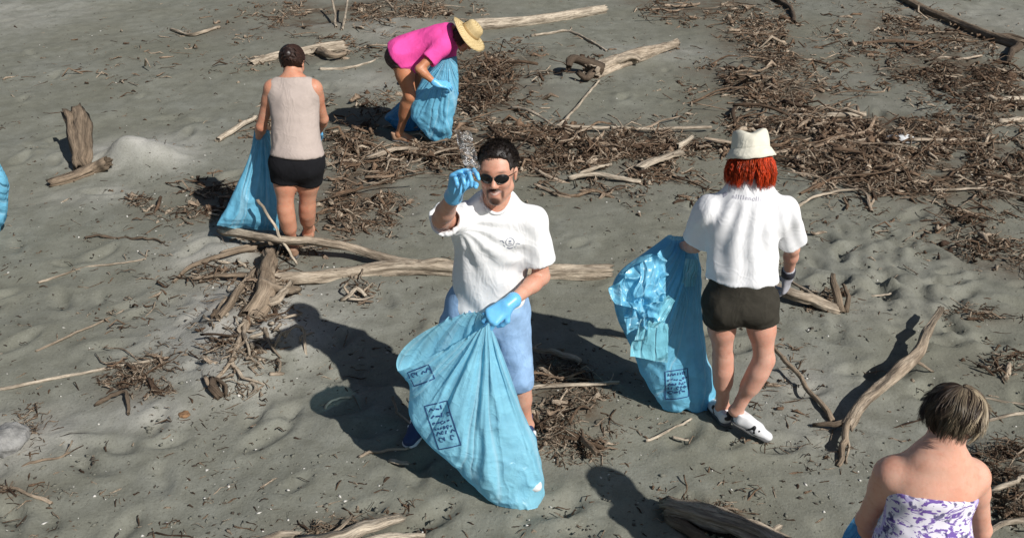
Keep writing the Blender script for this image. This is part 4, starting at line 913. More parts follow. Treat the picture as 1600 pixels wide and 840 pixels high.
def shoe(p, an, to, sole_z, up_mat, trim_mat, sole_mat, name='shoe', s=1.0, lift=None):
    """a low shoe: upper, sole, heel tab"""
    an = np.asarray(an, float); to = np.asarray(to, float)
    if lift is None:
        fd = nrm((to - an) * [1, 1, 0]); u = UP; b = np.array([an[0], an[1], sole_z]) - fd * .05
    else:
        fd = nrm(to - lift); u = nrm(np.cross(fd, np.cross(UP, fd))); b = np.asarray(lift, float)
    l = np.cross(u, fd); P = lambda x, y, z: b + s * (fd * x + l * y + u * z)
    o = soft(name, [pr(P(.01, 0, .045), P(.0, 0, .085), .036 * s, .038 * s, .02, cut=[(P(0, 0, .098), u)]), pr(P(.02, 0, .045), P(.13, .002, .042), .036 * s, .038 * s, .02), pr(P(.13, .002, .038), P(.205, .004, .032), .040 * s, .033 * s, .025, .8, u), pr(P(.05, 0, .075), P(.13, 0, .055), .032 * s, .03 * s, .02)], .006, up_mat, p, planes=[(P(0, 0, .018), -u)], it=1)
    soft('sole', [pr(P(.005, 0, .012), P(.10, 0, .012), .040 * s, .038 * s, .015, .4, u), pr(P(.10, 0, .012), P(.195, .004, .014), .038 * s, .042 * s, .015, .4, u)], .005, sole_mat, o, it=1)
    if trim_mat:
        soft('heel_tab', [pr(P(-.028, -.012, .072), P(-.026, .012, .072), .017 * s, .017 * s, .01), pr(P(-.026, 0, .080), P(-.022, 0, .104), .018 * s, .016 * s, .01)], .005, trim_mat, o, it=1)
        for sy in (-1, 1): soft('side_mark', [pr(P(.085, sy * .033, .036), P(.105, sy * .034, .070), .010 * s, .010 * s, .005), pr(P(.105, sy * .034, .070), P(.12, sy * .036, .036), .010 * s, .009 * s, .005), pr(P(.12, sy * .036, .036), P(.14, sy * .032, .062), .009 * s, .009 * s, .005)], .004, trim_mat, o, it=1)
    return o
def gz(p): return float(ground_smooth(p[0], p[1]))

def collar(tee, c, r, ax, mat, tube=.0075):
    """the ribbed neckband of a T-shirt, laid along its neck opening"""
    co = np.array([v.co for v in tee.data.vertices]); q = tee; base = np.zeros(3)
    while q is not None: base += np.array(q.location); q = q.parent
    b = BVHTree.FromPolygons([tuple(v) for v in (co + base)], [tuple(p_.vertices) for p_ in tee.data.polygons])
    x = nrm(np.cross(ax, [0, 1, .1])); y = np.cross(ax, x); P = []
    for a in np.linspace(0, 2 * math.pi, 48, endpoint=False):
        s_ = c + r * (math.cos(a) * x + math.sin(a) * y) + ax * .12; h = b.ray_cast(Vector(s_), Vector(-ax), .3)
        P.append(float(np.dot(np.array(h[0]) - c, ax)) if h[0] is not None else np.nan)
    P = np.array(P); P = np.where(np.isnan(P), np.nanmedian(P), P); P = np.clip(P, np.nanmedian(P) - .07, np.nanmedian(P) + .02)
    for _ in range(5): P = (P + np.roll(P, 1) + np.roll(P, -1)) / 3
    an = np.linspace(0, 2 * math.pi, 48, endpoint=False); ring = np.array([c + r * (math.cos(t_) * x + math.sin(t_) * y) + ax * h_ for t_, h_ in zip(an, P)])
    v, qd = tube_mesh(np.concatenate([ring, ring[:2]]), tube, 8); put('collar', mesh_np('collar', v, qd), mat, tee)

# ---- the man with the sunglasses
def man():
    J = dict(F=nrm([-.08, -1, 0]), hip=W(762,468,3.68), neck=W(775,326,3.65), shL=W(833,348,3.63), shR=W(715,343,3.61),
             elL=W(846,432,3.62), wrL=W(797,473,3.42), elR=W(690,342,3.38), wrR=W(712,300,3.19),
             hpL=W(794,478,3.69), hpR=W(729,476,3.69), knL=W(808,585,3.62), knR=W(692,578,3.66), anL=W(822,674,3.68), anR=W(662,655,3.80))
    J['head'] = W(778, 270, 3.60); J['hf'] = nrm([-.16, -.95, .10]); J['hu'] = nrm([-.02, .10, 1]); C = J['head']; f = J['hf']; u = J['hu']
    gl, gr = G(826, 706), G(640, 700); J['toL'] = np.array([gl[0], gl[1] - .12, gz(gl) + .03]); J['toR'] = np.array([gr[0], gr[1], gz(gr) + .03])
    J['anL'][2] = gz(gl) + .085; J['anR'][2] = gz(gr) + .085
    arm_len(J)
    p = empty('person', (J['hip'][0], J['hip'][1], gz(J['hip'])))
    tag(p, 'smiling man in sunglasses and white T-shirt waving a gloved hand', 'person', 'people cleaning the beach')
    T = figure(J, True, .89, .92)
    base = (.60, .345, .25); s = 1.0
    body(p, T, C, f, u, s, base, (.42, .19, .15), .0050, True, (.028, .017, .012), skip=('footL', 'footR'))
    # hair: short, dark, receding at the temples
    ff, l, uu = unit_frame(f, u); rs = np.random.default_rng(5)
    hz_ = C + uu * .044 - ff * .012
    soft('hair', [pr(C + uu * .040 - ff * .024, C + uu * .050 + ff * .016, .0865, .0830, .01, .95, l)], .005, mat_plain('dark_hair', (.016, .011, .009), .55), p,
         planes=[(C - uu * .020 - ff * .02, nrm(-uu + ff * .30))], cavity=[pr(C + ff * .105 + uu * .028, C + ff * .11 - uu * .1, .072, .09, flat=1.0), pr(C + ff * .095 + uu * .055 + l * .045, None, .040), pr(C + ff * .095 + uu * .055 - l * .045, None, .040)], disp=lambda V: .0045 * fbm(V * 60, 2) + .001 + .004 * np.clip(((V - hz_) @ uu) / .08, 0, 1), it=1)
    n = 2600; th = rs.uniform(0, 6.28, n); ph = np.arccos(rs.uniform(.02, 1, n)); dr = np.stack([np.sin(ph) * np.cos(th), np.sin(ph) * np.sin(th), np.cos(ph)], -1)
    loc = np.stack([dr[:, 0] * .0885, dr[:, 1] * .1075 - .006, dr[:, 2] * .0985 + .046], -1)
    ok = (loc[:, 1] < .040) | (loc[:, 2] > .092 + .10 * np.abs(loc[:, 0])); ok &= ~((loc[:, 1] > .0) & (loc[:, 2] < .06)); loc = loc[ok]; dr = dr[ok]
    t = np.linspace(0, 1, 4); ro = C + loc[:, :1] * l + loc[:, 1:2] * ff + loc[:, 2:] * uu; dw = dr[:, :1] * l + dr[:, 1:2] * ff + dr[:, 2:] * uu
    tang = ff * .9 + l * .35; tang = tang[None] - dw * (dw @ tang)[:, None]
    dw2 = .45 * dw + .9 * tang + rs.normal(0, .22, dw.shape); paths = ro[:, None] + t[None, :, None] * .012 * dw2[:, None]
    strands('hair_tuft', p, HAIR, paths, rs.uniform(.0012, .0022, len(ro)), np.clip(np.array([.016, .011, .008]) * rs.uniform(.5, 1.8, (len(ro), 1)), 0, 1))
    # sunglasses
    sg = bpy.data.objects.new('sunglasses', None); link(sg, p)
    P = lambda x, y, z: C + l * x + ff * y + uu * z
    for sx in (-1, 1):
        a = np.linspace(0, 2 * math.pi, 28, endpoint=False); ca, sa = np.cos(a), np.sin(a)
        rx = .029 * (1 - .06 * sa); rz = np.where(sa > 0, .0175, .0235); ox = sx * .0335 - sx * .003 * np.clip(-sa, 0, 1)
        ring = np.stack([ox + rx * ca, np.zeros(28), rz * sa], -1)
        def pos(q, out): return np.array([P(v[0], .1005 - .9 * (abs(v[0]) - .02) * .22 - .012 * (abs(v[0]) / .06) ** 2 + out, v[2] + .004) for v in q])
        inner = [pos(ring * [1, 1, 1], 0.0)]
        cen = pos(np.array([[sx * .0335, 0, 0]]), .005); half = pos(np.stack([(ring[:, 0] - sx * .0335) * .6 + sx * .0335, ring[:, 1], ring[:, 2] * .6], -1), .004)
        V = np.concatenate([inner[0], half, cen]); k = 28; Fa = [(i, (i + 1) % k, k + (i + 1) % k, k + i) for i in range(k)] + [(k + i, k + (i + 1) % k, 2 * k) for i in range(k)]
        if sx > 0: Fa = [q[::-1] for q in Fa]
        me = bpy.data.meshes.new('lens'); me.from_pydata([tuple(v) for v in V], [], Fa); me.update(); put('lens', me, M_LENS, sg)
        loop = np.concatenate([inner[0], inner[0][:2]]); v, q = tube_mesh(loop, .0016, 6); put('rim', mesh_np('rim', v, q), M_METAL, sg)
        v, q = tube_mesh(np.array([P(sx * .062, .078, .012), P(sx * .074, .05, .012), P(sx * .083, .0, .010), P(sx * .084, -.012, -.002)]), .0018, 6); put('temple', mesh_np('temple', v, q), M_METAL, sg)
    v, q = tube_mesh(np.array([P(-.008, .1095, .012), P(0, .113, .014), P(.008, .1095, .012)]), .0016, 6); put('bridge', mesh_np('bridge', v, q), M_METAL, sg)
    # T-shirt
    sl1, c1 = sleeve(J['shL'], J['elL'], .72, .063, .080); sl2, c2 = sleeve(J['shR'], J['elR'], .80, .062, .074)
    hipl = J['hip'] + np.array([0, 0, -.06]); ch = lerp(J['hip'], J['neck'], .66)
    tor = grow(T['torso'], .020) + grow(T['trap'], .012) + [pr(lerp(J['hip'], J['neck'], .30), hipl + np.array([-.01, 0, -.12]), .156, .172, .05, .74, J['F'])]
    nb = lerp(J['neck'], J['head'], .1); hem = W(745, 512, 3.52)
    def tee_disp(V):
        d = folds(.0055, 9, 2., (1, 1, .35), .3)(V)
        # pull lines running to the reaching arm and the raised shoulder
        a = (V - J['shR']) ; ang = np.arctan2(a[:, 2], a[:, 0]); rr_ = np.linalg.norm(a, axis=1)
        d = d + .0055 * np.sin(ang * 17 + 2 * vnoise(V * 6)) * np.clip(rr_ / .15, 0, 1) * np.exp(-(rr_ / .45) ** 2) * (V[:, 1] < J['neck'][1] + .05)
        b = np.clip((1.05 - V[:, 2]) / .3, 0, 1); d = d + b * .013 * np.sin(V[:, 0] * 40 + 5 * vnoise(V * 5) + V[:, 2] * 9)
        return d
    tee = soft('t_shirt', tor + sl1 + sl2, .0062, M_TEE, p, planes=[(hem, nrm([.16, .28, -1]))],
               cavity=c1 + c2 + [pr(hipl + np.array([-.01, 0, .02]), hipl + np.array([-.02, 0, -.3]), .130, .152, flat=.70, axis=J['F']), pr(J['neck'] + UP * .004 + J['F'] * .012, lerp(J['neck'], J['head'], .7) + J['F'] * .03, .060, .068)], disp=tee_disp)
    # collar
    collar(tee, J['neck'] + J['F'] * .014, .066, nrm(J['head'] - J['neck']), M_TEE)
    # chest emblem: a small round badge with a wing on each side
    o = W(797, 381, 3.5); un, vn = nrm([1, .05, -.05]), nrm([.05, 0, 1])
    ring = [(.019 * math.cos(t_), .019 * math.sin(t_)) for t_ in np.linspace(0, 6.28, 20)[:-1]]
    em = join2d([stroke(ring, .003, True, .006), disc2d(0, .004, .006), stroke([(-.006, -.008), (.008, -.009)], .004), stroke([(-.045, .004), (-.034, .006), (-.026, -.006)], .005), stroke([(.045, -.010), (.034, -.006), (.026, -.012)], .004), stroke([(-.012, -.028), (0, -.033), (.014, -.028)], .006), stroke([(-.03, -.014), (-.02, -.024)], .003), stroke([(.03, -.018), (.02, -.026)], .003)])
    decal('shirt_print', tee, tee, M_GREYINK, o, un, vn, nrm([0, -1, .25]), *em)
    # shorts
    le = [];
    for s_ in 'LR':
        hp, kn, an = J['hp' + s_], J['kn' + s_], J['an' + s_]; e = lerp(kn, an, .16)
        q = lerp(kn, an, .3); le += [pr(hp, kn, .100, .080, .03), pr(kn, q, .080, .078, .03, cut=[(e, nrm(an - kn))])]
    cav = [pr(lerp(J['kn' + s_], J['an' + s_], .08), lerp(J['kn' + s_], J['an' + s_], .6), .067, .067) for s_ in 'LR']
    soft('shorts', grow(T['hips'], .016) + le + [pr(J['hip'] + np.array([0, 0, .06]), J['hip'] - np.array([0, 0, .04]), .160, .168, .05, .72, J['F'])], .0075, M_DENIM, p, cavity=cav, planes=[(J['hip'] + np.array([0, 0, .08]), UP)], disp=folds(.006, 9, 4., (1, 1, .5), .6))
    # gloves: both hands are in them
    gm = M_GLOVE
    dl = nrm(W(762, 500, 3.36) - J['wrL']); soft('glove', hand_prims(J['wrL'] + dl * .015, dl, nrm([.35, -.5, .8]), nrm([-.3, -.8, -.3]), .75, 1.06, .12, .5, r=.009) + [pr(lerp(J['wrL'], J['elL'], .10), J['wrL'] + dl * .02, .037, .031, .01)], .0045, gm, p, it=1)
    dr_ = nrm(W(726, 252, 3.12) - J['wrR']); soft('glove', hand_prims(J['wrR'] + dr_ * .012, dr_, nrm([-.45, .85, .2]), nrm([.9, .3, .1]), 1.0, 1.08, .16, .6, r=.0088, curls=[.6, .85, .95, 1.0]) + [pr(lerp(J['wrR'], J['elR'], .14), J['wrR'] + dr_ * .02, .038, .031, .01)], .0045, gm, p, it=1)
    # footwear
    shoe(p, J['anR'], J['toR'], gz(J['anR']) + .004, M_NAVY, M_SHOE, M_SHOE, s=1.05)
    shoe(p, J['anL'], J['toL'], gz(J['anL']) + .004, M_NAVY, M_SHOE, M_SHOE, s=1.05)
    return J
JM = man()

# ---- the woman with red hair and a bucket hat
def red():
    J = dict(F=nrm([.12, 1, 0]), hip=W(1156,458,3.78), neck=W(1168,296,3.87), shL=W(1106,330,3.88), shR=W(1228,332,3.84),
             elL=W(1086,384,3.96), wrL=W(1064,384,4.15), elR=W(1238,388,3.92), wrR=W(1231,430,4.04),
             hpL=W(1126,474,3.79), hpR=W(1187,474,3.78), knL=W(1130,558,3.82), knR=W(1194,562,3.74), anL=W(1128,641,3.88), anR=W(1150,642,3.76))
    J['head'] = W(1173, 250, 3.92); J['hf'] = nrm([.10, 1, -.28]); J['hu'] = nrm([.02, .26, 1]); C, f, u = J['head'], J['hf'], J['hu']
    tl = G(1112, 640); J['toL'] = np.array([tl[0], tl[1], gz(tl) + .03]); J['anL'][2] = gz(J['anL']) + .085
    tr = G(1186, 690); J['toR'] = np.array([tr[0], tr[1], gz(tr) + .03]); arm_len(J)
    p = empty('person', (J['hip'][0], J['hip'][1], gz(J['hip'])))
    tag(p, 'red haired woman in cream bucket hat, white T-shirt and dark shorts, seen from behind', 'person', 'people cleaning the beach')
    T = figure(J, False, .88, .94); base = (.62, .36, .27)
    body(p, T, C, f, u, .92, base, (.5, .2, .17), .0062, skip=('footL', 'footR'))
    ff, l, uu = unit_frame(f, u); rs = np.random.default_rng(8)
    # bob of red hair, parted at the nape
    n = 3600; th = np.repeat(rs.uniform(-2.35, 2.35, 120), 30) + rs.normal(0, .05, n); t = np.linspace(0, 1, 9)[None]
    ln = (np.repeat(rs.uniform(.112, .170, 120), 30) + rs.normal(0, .008, n))[:, None]; part = np.sign(th + .05)[:, None]
    R0 = (.076 + rs.uniform(0, .008, n))[:, None]; R1 = (.094 + rs.uniform(-.010, .030, n))[:, None]; rr_ = R0 + (R1 - R0) * np.sin(t * 2.0) + .006 * np.sin(t * 9 + rs.random((n, 1)) * 6)
    A = th[:, None] + part * (.02 + .12 * t ** 1.5) * np.exp(-(th[:, None] / .6) ** 2) + .05 * np.sin(t * 6 + rs.random((n, 1)) * 6)
    loc = np.stack([np.sin(A) * rr_ * .95, -np.cos(A) * rr_ - .012, .055 - ln * t - .006], -1)
    loc[..., 2] = .038 - (ln - .012) * t
    paths = C + loc[..., :1] * l + loc[..., 1:2] * ff + loc[..., 2:] * uu
    cols = np.array([.62, .050, .010]) * np.repeat(rs.uniform(.4, 1.3, (120, 1)), 30, 0) * rs.uniform(.6, 1.25, (n, 1)) + np.array([.05, .02, .0]) * rs.random((n, 1))
    strands('hair', p, HAIR, paths, rs.uniform(.0009, .0018, n), np.clip(cols, 0, 1), 3)
    # bucket hat: dented crown, sloping brim
    hu = nrm(uu + .10 * l + .10 * ff); hf, hl, hz = ff, nrm(np.cross(hu, ff)), hu; hf = np.cross(hl, hz)
    prof = [(.128, -.030), (.132, -.028), (.120, -.012), (.106, .010), (.101, .014), (.099, .020), (.096, .055), (.091, .088), (.084, .100), (.070, .103), (.045, .100), (.020, .098), (.001, .098)]
    def crumple(V):
        r = np.hypot(V[:, 0], V[:, 1]); a = np.arctan2(V[:, 1], V[:, 0]); top = np.clip((V[:, 2] - .04) / .06, 0, 1)
        V = V.copy(); V[:, 2] -= .020 * top * np.exp(-(V[:, 0] / .040) ** 2); V[:, 2] += .005 * np.sin(a * 2 + 1.2) * np.clip((r - .1) / .04, 0, 1) + .002 * np.sin(a * 5) * np.clip((r - .1) / .04, 0, 1)
        V += .0030 * np.stack([vnoise(V * 30), vnoise(V * 30 + 9), vnoise(V * 30 + 21)], -1); V[:, 1] *= 1.06; return V
    V, Q = lathe_np(prof, 56, crumple); V = V * [.86, .86, .94]; hat = put('bucket_hat', mesh_np('bucket_hat', place(V, C + hz * .044 - ff * .008, hl, hf, hz), Q), M_BUCKET, p)
    m = hat.modifiers.new('thickness', 'SOLIDIFY'); m.thickness = .003
    bprof = [(.1025, .016), (.1035, .018), (.1015, .030), (.1005, .032)]; V, Q = lathe_np(bprof, 56, crumple); V = V * [.86, .86, .94]; put('hat_band', mesh_np('hat_band', place(V, C + hz * .044 - ff * .008, hl, hf, hz), Q), M_BUCKET, hat)
    # T-shirt
    s1, c1 = sleeve(J['shL'], J['elL'], .80, .058, .078); s2, c2 = sleeve(J['shR'], J['elR'], .78, .058, .078); hipl = J['hip']
    tor = grow(T['torso'], .022) + grow(T['trap'], .010) + [pr(lerp(J['hip'], J['neck'], .45), J['hip'] - UP * .02, .138, .164, .06, .76, J['F']), pr(lerp(J['hip'], J['neck'], .80), None, .09, k=.06)] + [pr(J['neck'] - J['F'] * .012, lerp(J['neck'], J['head'], .5) - J['F'] * .012, .062, .060, .03)]
    def dsp(V):
        d = folds(.0055, 10, 12., (1, 1, .25), .3)(V); mid = np.exp(-((V[:, 0] - J['neck'][0]) / .12) ** 2)
        # drapes falling from the nape
        k_ = np.arctan2(V[:, 0] - J['neck'][0], J['neck'][2] + .25 - V[:, 2])
        d = d + .006 * np.sin(k_ * 34 + 2.5 * vnoise(V * 5)) * np.clip((J['neck'][2] + .02 - V[:, 2]) / .1, 0, 1)
        return d + .010 * np.sin(V[:, 2] * 60 + 4 * vnoise(V * 6)) * np.clip((J['hip'][2] + .16 - V[:, 2]) / .14, 0, 1)
    hemp = W(1155, 452, 3.66)
    tee = soft('t_shirt', tor + s1 + s2, .0068, M_TEE2, p, planes=[(hemp, nrm([-.04, -.15, -1])), (lerp(J['neck'], J['head'], .42), nrm(J['head'] - J['neck']))], cavity=c1 + c2 + [pr(hipl + UP * .02, hipl - UP * .2, .15, .168, flat=.66, axis=J['F'])], disp=dsp)
    # faint print between the shoulders: a heart, then small letters too worn to read
    o = W(1174, 310, 3.80); un = nrm([1, .03, -.10]); vn = nrm([.10, .1, 1])
    hrt = [(0, -.012), (.0125, .002), (.011, .009), (.005, .0105), (0, .006), (-.005, .0105), (-.011, .009), (-.0125, .002)]
    pp = [shift2d(([(0, 0)] + hrt, [(0, 1 + i, 1 + (i + 1) % 8) for i in range(8)]), -.098, .004)]
    x = -.070; rs2 = np.random.default_rng(3)
    for i in range(11):
        k = rs2.choice([0, 1, 1, 2]); hgt = .011 if k else .017
        if k == 0: pp.append(stroke([(x, -.006), (x + .001, .011)], .0026)); w_ = .008
        elif k == 1: pp.append(stroke([(x + .005 + .005 * math.cos(a_), .005 * math.sin(a_) - .001) for a_ in np.linspace(.4, 6, 9)], .0024, False, .004)); w_ = .014
        else: pp.append(stroke([(x, -.006), (x, .004), (x + .005, .004), (x + .006, -.006)], .0024, False, .004)); w_ = .012
        x += w_
    pp = join2d(pp); pp = ([(x_ * 1.25, y_ * 1.25) for x_, y_ in pp[0]], pp[1])
    decal('shirt_print', tee, tee, M_GREYINK2, o, un, vn, nrm([0, -1, .35]), *pp)
    # shorts
    le = []; cav = []
    for s_ in 'LR':
        hp, kn = J['hp' + s_], J['kn' + s_]; e = lerp(hp, kn, .32)
        le.append(pr(hp, lerp(hp, kn, .5), .098, .080, .016, cut=[(e, nrm(kn - hp))])); cav.append(pr(lerp(hp, kn, .27), lerp(hp, kn, .9), .074, .070))
    md = (lerp(J['hpL'], J['knL'], .32) + lerp(J['hpR'], J['knR'], .32)) / 2; Fv = J['F']
    cav += [pr(md - Fv * .14 - UP * .012, md + Fv * .14 - UP * .012, .020), pr(J['hip'] - Fv * .150 - UP * .03, md - Fv * .108 + UP * .03, .010, .012)]
    sh = soft('shorts', grow(T['hips'], .012) + le + [pr(J['hip'] + UP * .08, J['hip'] + UP * .0, .150, .158, .05, .74, J['F'])], .0075, M_KHAKI, p, cavity=cav, planes=[(J['hip'] + UP * .10, UP)], disp=folds(.004, 11, 6., (1, 1, .6), .7))
    dl = nrm(W(1052, 392, 4.24) - J['wrL']); soft('glove', hand_prims(J['wrL'] + dl * .01, dl, nrm([-.6, -.3, .7]), nrm([.8, .2, .4]), .8, 1.0, .05, .5), .005, M_GLOVE, p, it=1)
    dr_ = nrm(W(1226, 458, 4.07) - J['wrR']); g2 = soft('glove', hand_prims(J['wrR'] + dr_ * .01, dr_, nrm([.75, -.6, .1]), nrm([-.1, .9, .2]), .55, 1.05, .08, .3) + [pr(lerp(J['wrR'], J['elR'], .18), J['wrR'] + dr_ * .02, .034, .030, .01)], .0048, M_GREYG, p, it=1)
    soft('cuff', [pr(lerp(J['wrR'], J['elR'], .16), lerp(J['wrR'], J['elR'], .05), .0365, .035, .004)], .005, M_GRIP, g2, it=1)
    shoe(p, J['anL'], J['toL'], gz(J['anL']) + .004, M_SHOE, M_SHOED, M_SOLE, 'sneaker', s=.86)
    shoe(p, J['anR'], J['toR'], 0, M_SHOE, M_SHOED, M_SOLE, 'sneaker', s=.86, lift=W(1148, 660, 3.76))
    return J
JR = red()

# ---- the standing woman in beige and black
def beige():
    J = dict(F=nrm([-.05, 1, 0]), hip=W(464,240,5.78), neck=W(458,124,5.92), shL=W(425,138,5.90), shR=W(491,138,5.90),
             elL=W(408,198,5.92), wrL=W(404,216,6.10), elR=W(505,186,6.00), wrR=W(498,206,6.20),
             hpL=W(445,256,5.78), hpR=W(483,256,5.80), knL=W(446,326,5.74), knR=W(480,322,5.86), anL=W(458,384,5.82), anR=W(481,362,6.02))
    J['head'] = W(457, 99, 6.00); J['hf'] = nrm([.10, .85, -.55]); J['hu'] = nrm([0, .55, .85]); C, f, u = J['head'], J['hf'], J['hu']
    for s_, tx, ty in (('L', 458, 380), ('R', 484, 358)):
        g = G(tx, ty); J['to' + s_] = np.array([g[0], g[1] + .06, gz(g) + .03]); J['an' + s_][2] = gz(J['an' + s_]) + .085
    arm_len(J)
    p = empty('person', (J['hip'][0], J['hip'][1], gz(J['hip'])))
    tag(p, 'standing woman in sleeveless beige top and black shorts, back turned', 'person', 'people cleaning the beach')
    J['trap'] = .026; J['nr'] = .043; J['nb'] = .85
    T = figure(J, False, .95, 1.0); base = (.56, .29, .19)
    body(p, T, C, f, u, .98, base, (.45, .17, .14), .007)
    ff, l, uu = unit_frame(f, u); rs = np.random.default_rng(15)
    n = 1000; th = rs.uniform(-2.0, 2.0, n); t = np.linspace(0, 1, 8)[None]; bun = np.array([0, -.095, .035])
    # combed back into a low knot
    ph0 = rs.uniform(.1, 1.9, n); d0 = np.stack([np.sin(th) * .082, -np.cos(th) * .092 - .01, rs.uniform(-.045, .115, n)], -1)
    k_ = np.sqrt(np.clip(1 - ((d0[:, 2] - .035) / .092) ** 2, .02, 1)); d0[:, 0] *= k_; d0[:, 1] = (d0[:, 1] + .01) * k_ - .01; d0[:, 2] += .004
    P0 = d0[:, None] + (bun + rs.normal(0, .018, (n, 3)) - d0)[:, None] * (t * .85)[..., None]
    rr_ = P0 - np.array([0, -.01, .035]); ln = np.linalg.norm(rr_ / np.array([.086, .100, .094]), axis=2)[..., None]; P0 = np.array([0, -.01, .035]) + rr_ / np.minimum(ln, 1)
    paths = C + .98 * (P0[..., :1] * l + P0[..., 1:2] * ff + P0[..., 2:] * uu)
    strands('hair', p, HAIR, paths, rs.uniform(.003, .005, n), np.clip(np.array([.028, .014, .010]) * rs.uniform(.4, 1.9, (n, 1)), 0, 1))
    soft('hair_knot', [pr(C + .98 * (bun[1] * ff + bun[2] * uu), None, .034, k=.01), pr(C + .98 * (-.085 * ff + .06 * uu), None, .026, k=.02)], .006, mat_plain('brown_hair', (.022, .012, .009), .45), p, disp=lambda V: .003 * vnoise(V * 90), it=1)
    v, q = tube_mesh(np.array([C + l * -.086 + ff * x_ + uu * z_ for x_, z_ in ((-.02, .0), (.0, .012), (.05, .012), (.085, .012))]), .003, 6); put('glasses_temple', mesh_np('glasses_temple', v, q), M_METAL, p)
    ch = lerp(J['hip'], J['neck'], .66)
    tor = grow(T['torso'][:4] + T['torso'][6:], .016) + grow(T['trap'], .008) + [pr(lerp(J['hip'], J['neck'], .4), J['hip'] - UP * .01, .130, .172, .06, .80, J['F'])] + [pr(lerp(ch, J['sh' + s_], .30), lerp(ch, J['sh' + s_], .70), .094, .074, .05) for s_ in 'LR']
    cav = []
    soft('sleeveless_top', tor, .0075, M_BEIGE, p, planes=[(W(462, 246, 5.70), nrm([-.06, -.1, -1])), (J['neck'] + UP * .012, nrm([0, .25, 1])), (lerp(J['neck'], J['shL'], .86), nrm(J['shL'] - J['shR'])), (lerp(J['neck'], J['shR'], .86), nrm(J['shR'] - J['shL']))] if False else [(W(462, 246, 5.70), nrm([-.06, -.1, -1])), (J['neck'] + UP * .014, nrm([0, .25, 1]))],
         cavity=cav + [pr(J['hip'] - UP * .03, J['hip'] - UP * .2, .15, .165, flat=.74, axis=J['F'])], disp=lambda V: folds(.005, 8, 22., (1, 1, .4), .5)(V))
    le = []; cv = []
    for s_ in 'LR':
        hp, kn = J['hp' + s_], J['kn' + s_]; e = lerp(hp, kn, .40); le.append(pr(hp, lerp(hp, kn, .55), .108, .094, .025, cut=[(e, nrm(kn - hp))])); cv.append(pr(lerp(hp, kn, .34), lerp(hp, kn, .8), .084, .082))
    soft('shorts', grow(T['hips'], .016) + le + [pr(J['hip'] + UP * .04, J['hip'] - UP * .03, .155, .172, .05, .76, J['F'])], .008, M_BLACK, p, cavity=cv, planes=[(J['hip'] + UP * .10, UP)], disp=folds(.003, 10, 8.))
    for s_ in 'LR':
        d = nrm(J['wr' + s_] - J['el' + s_] + np.array([0, .05, -.05])); soft('glove', hand_prims(J['wr' + s_], d, nrm([-.5 if s_ == 'L' else .5, 0, .8]), nrm([.8 if s_ == 'L' else -.8, .2, .1]), .7, .98, .06, .4), .006, M_GLOVE, p, it=1)
        shoe(p, J['an' + s_], J['to' + s_], gz(J['an' + s_]) + .004, mat_plain('tan_sandal', (.33, .2, .13), .7) if s_ == 'L' else bpy.data.materials['tan_sandal'], None, M_SOLE, 'sandal', .92)
    return J
JB = beige()

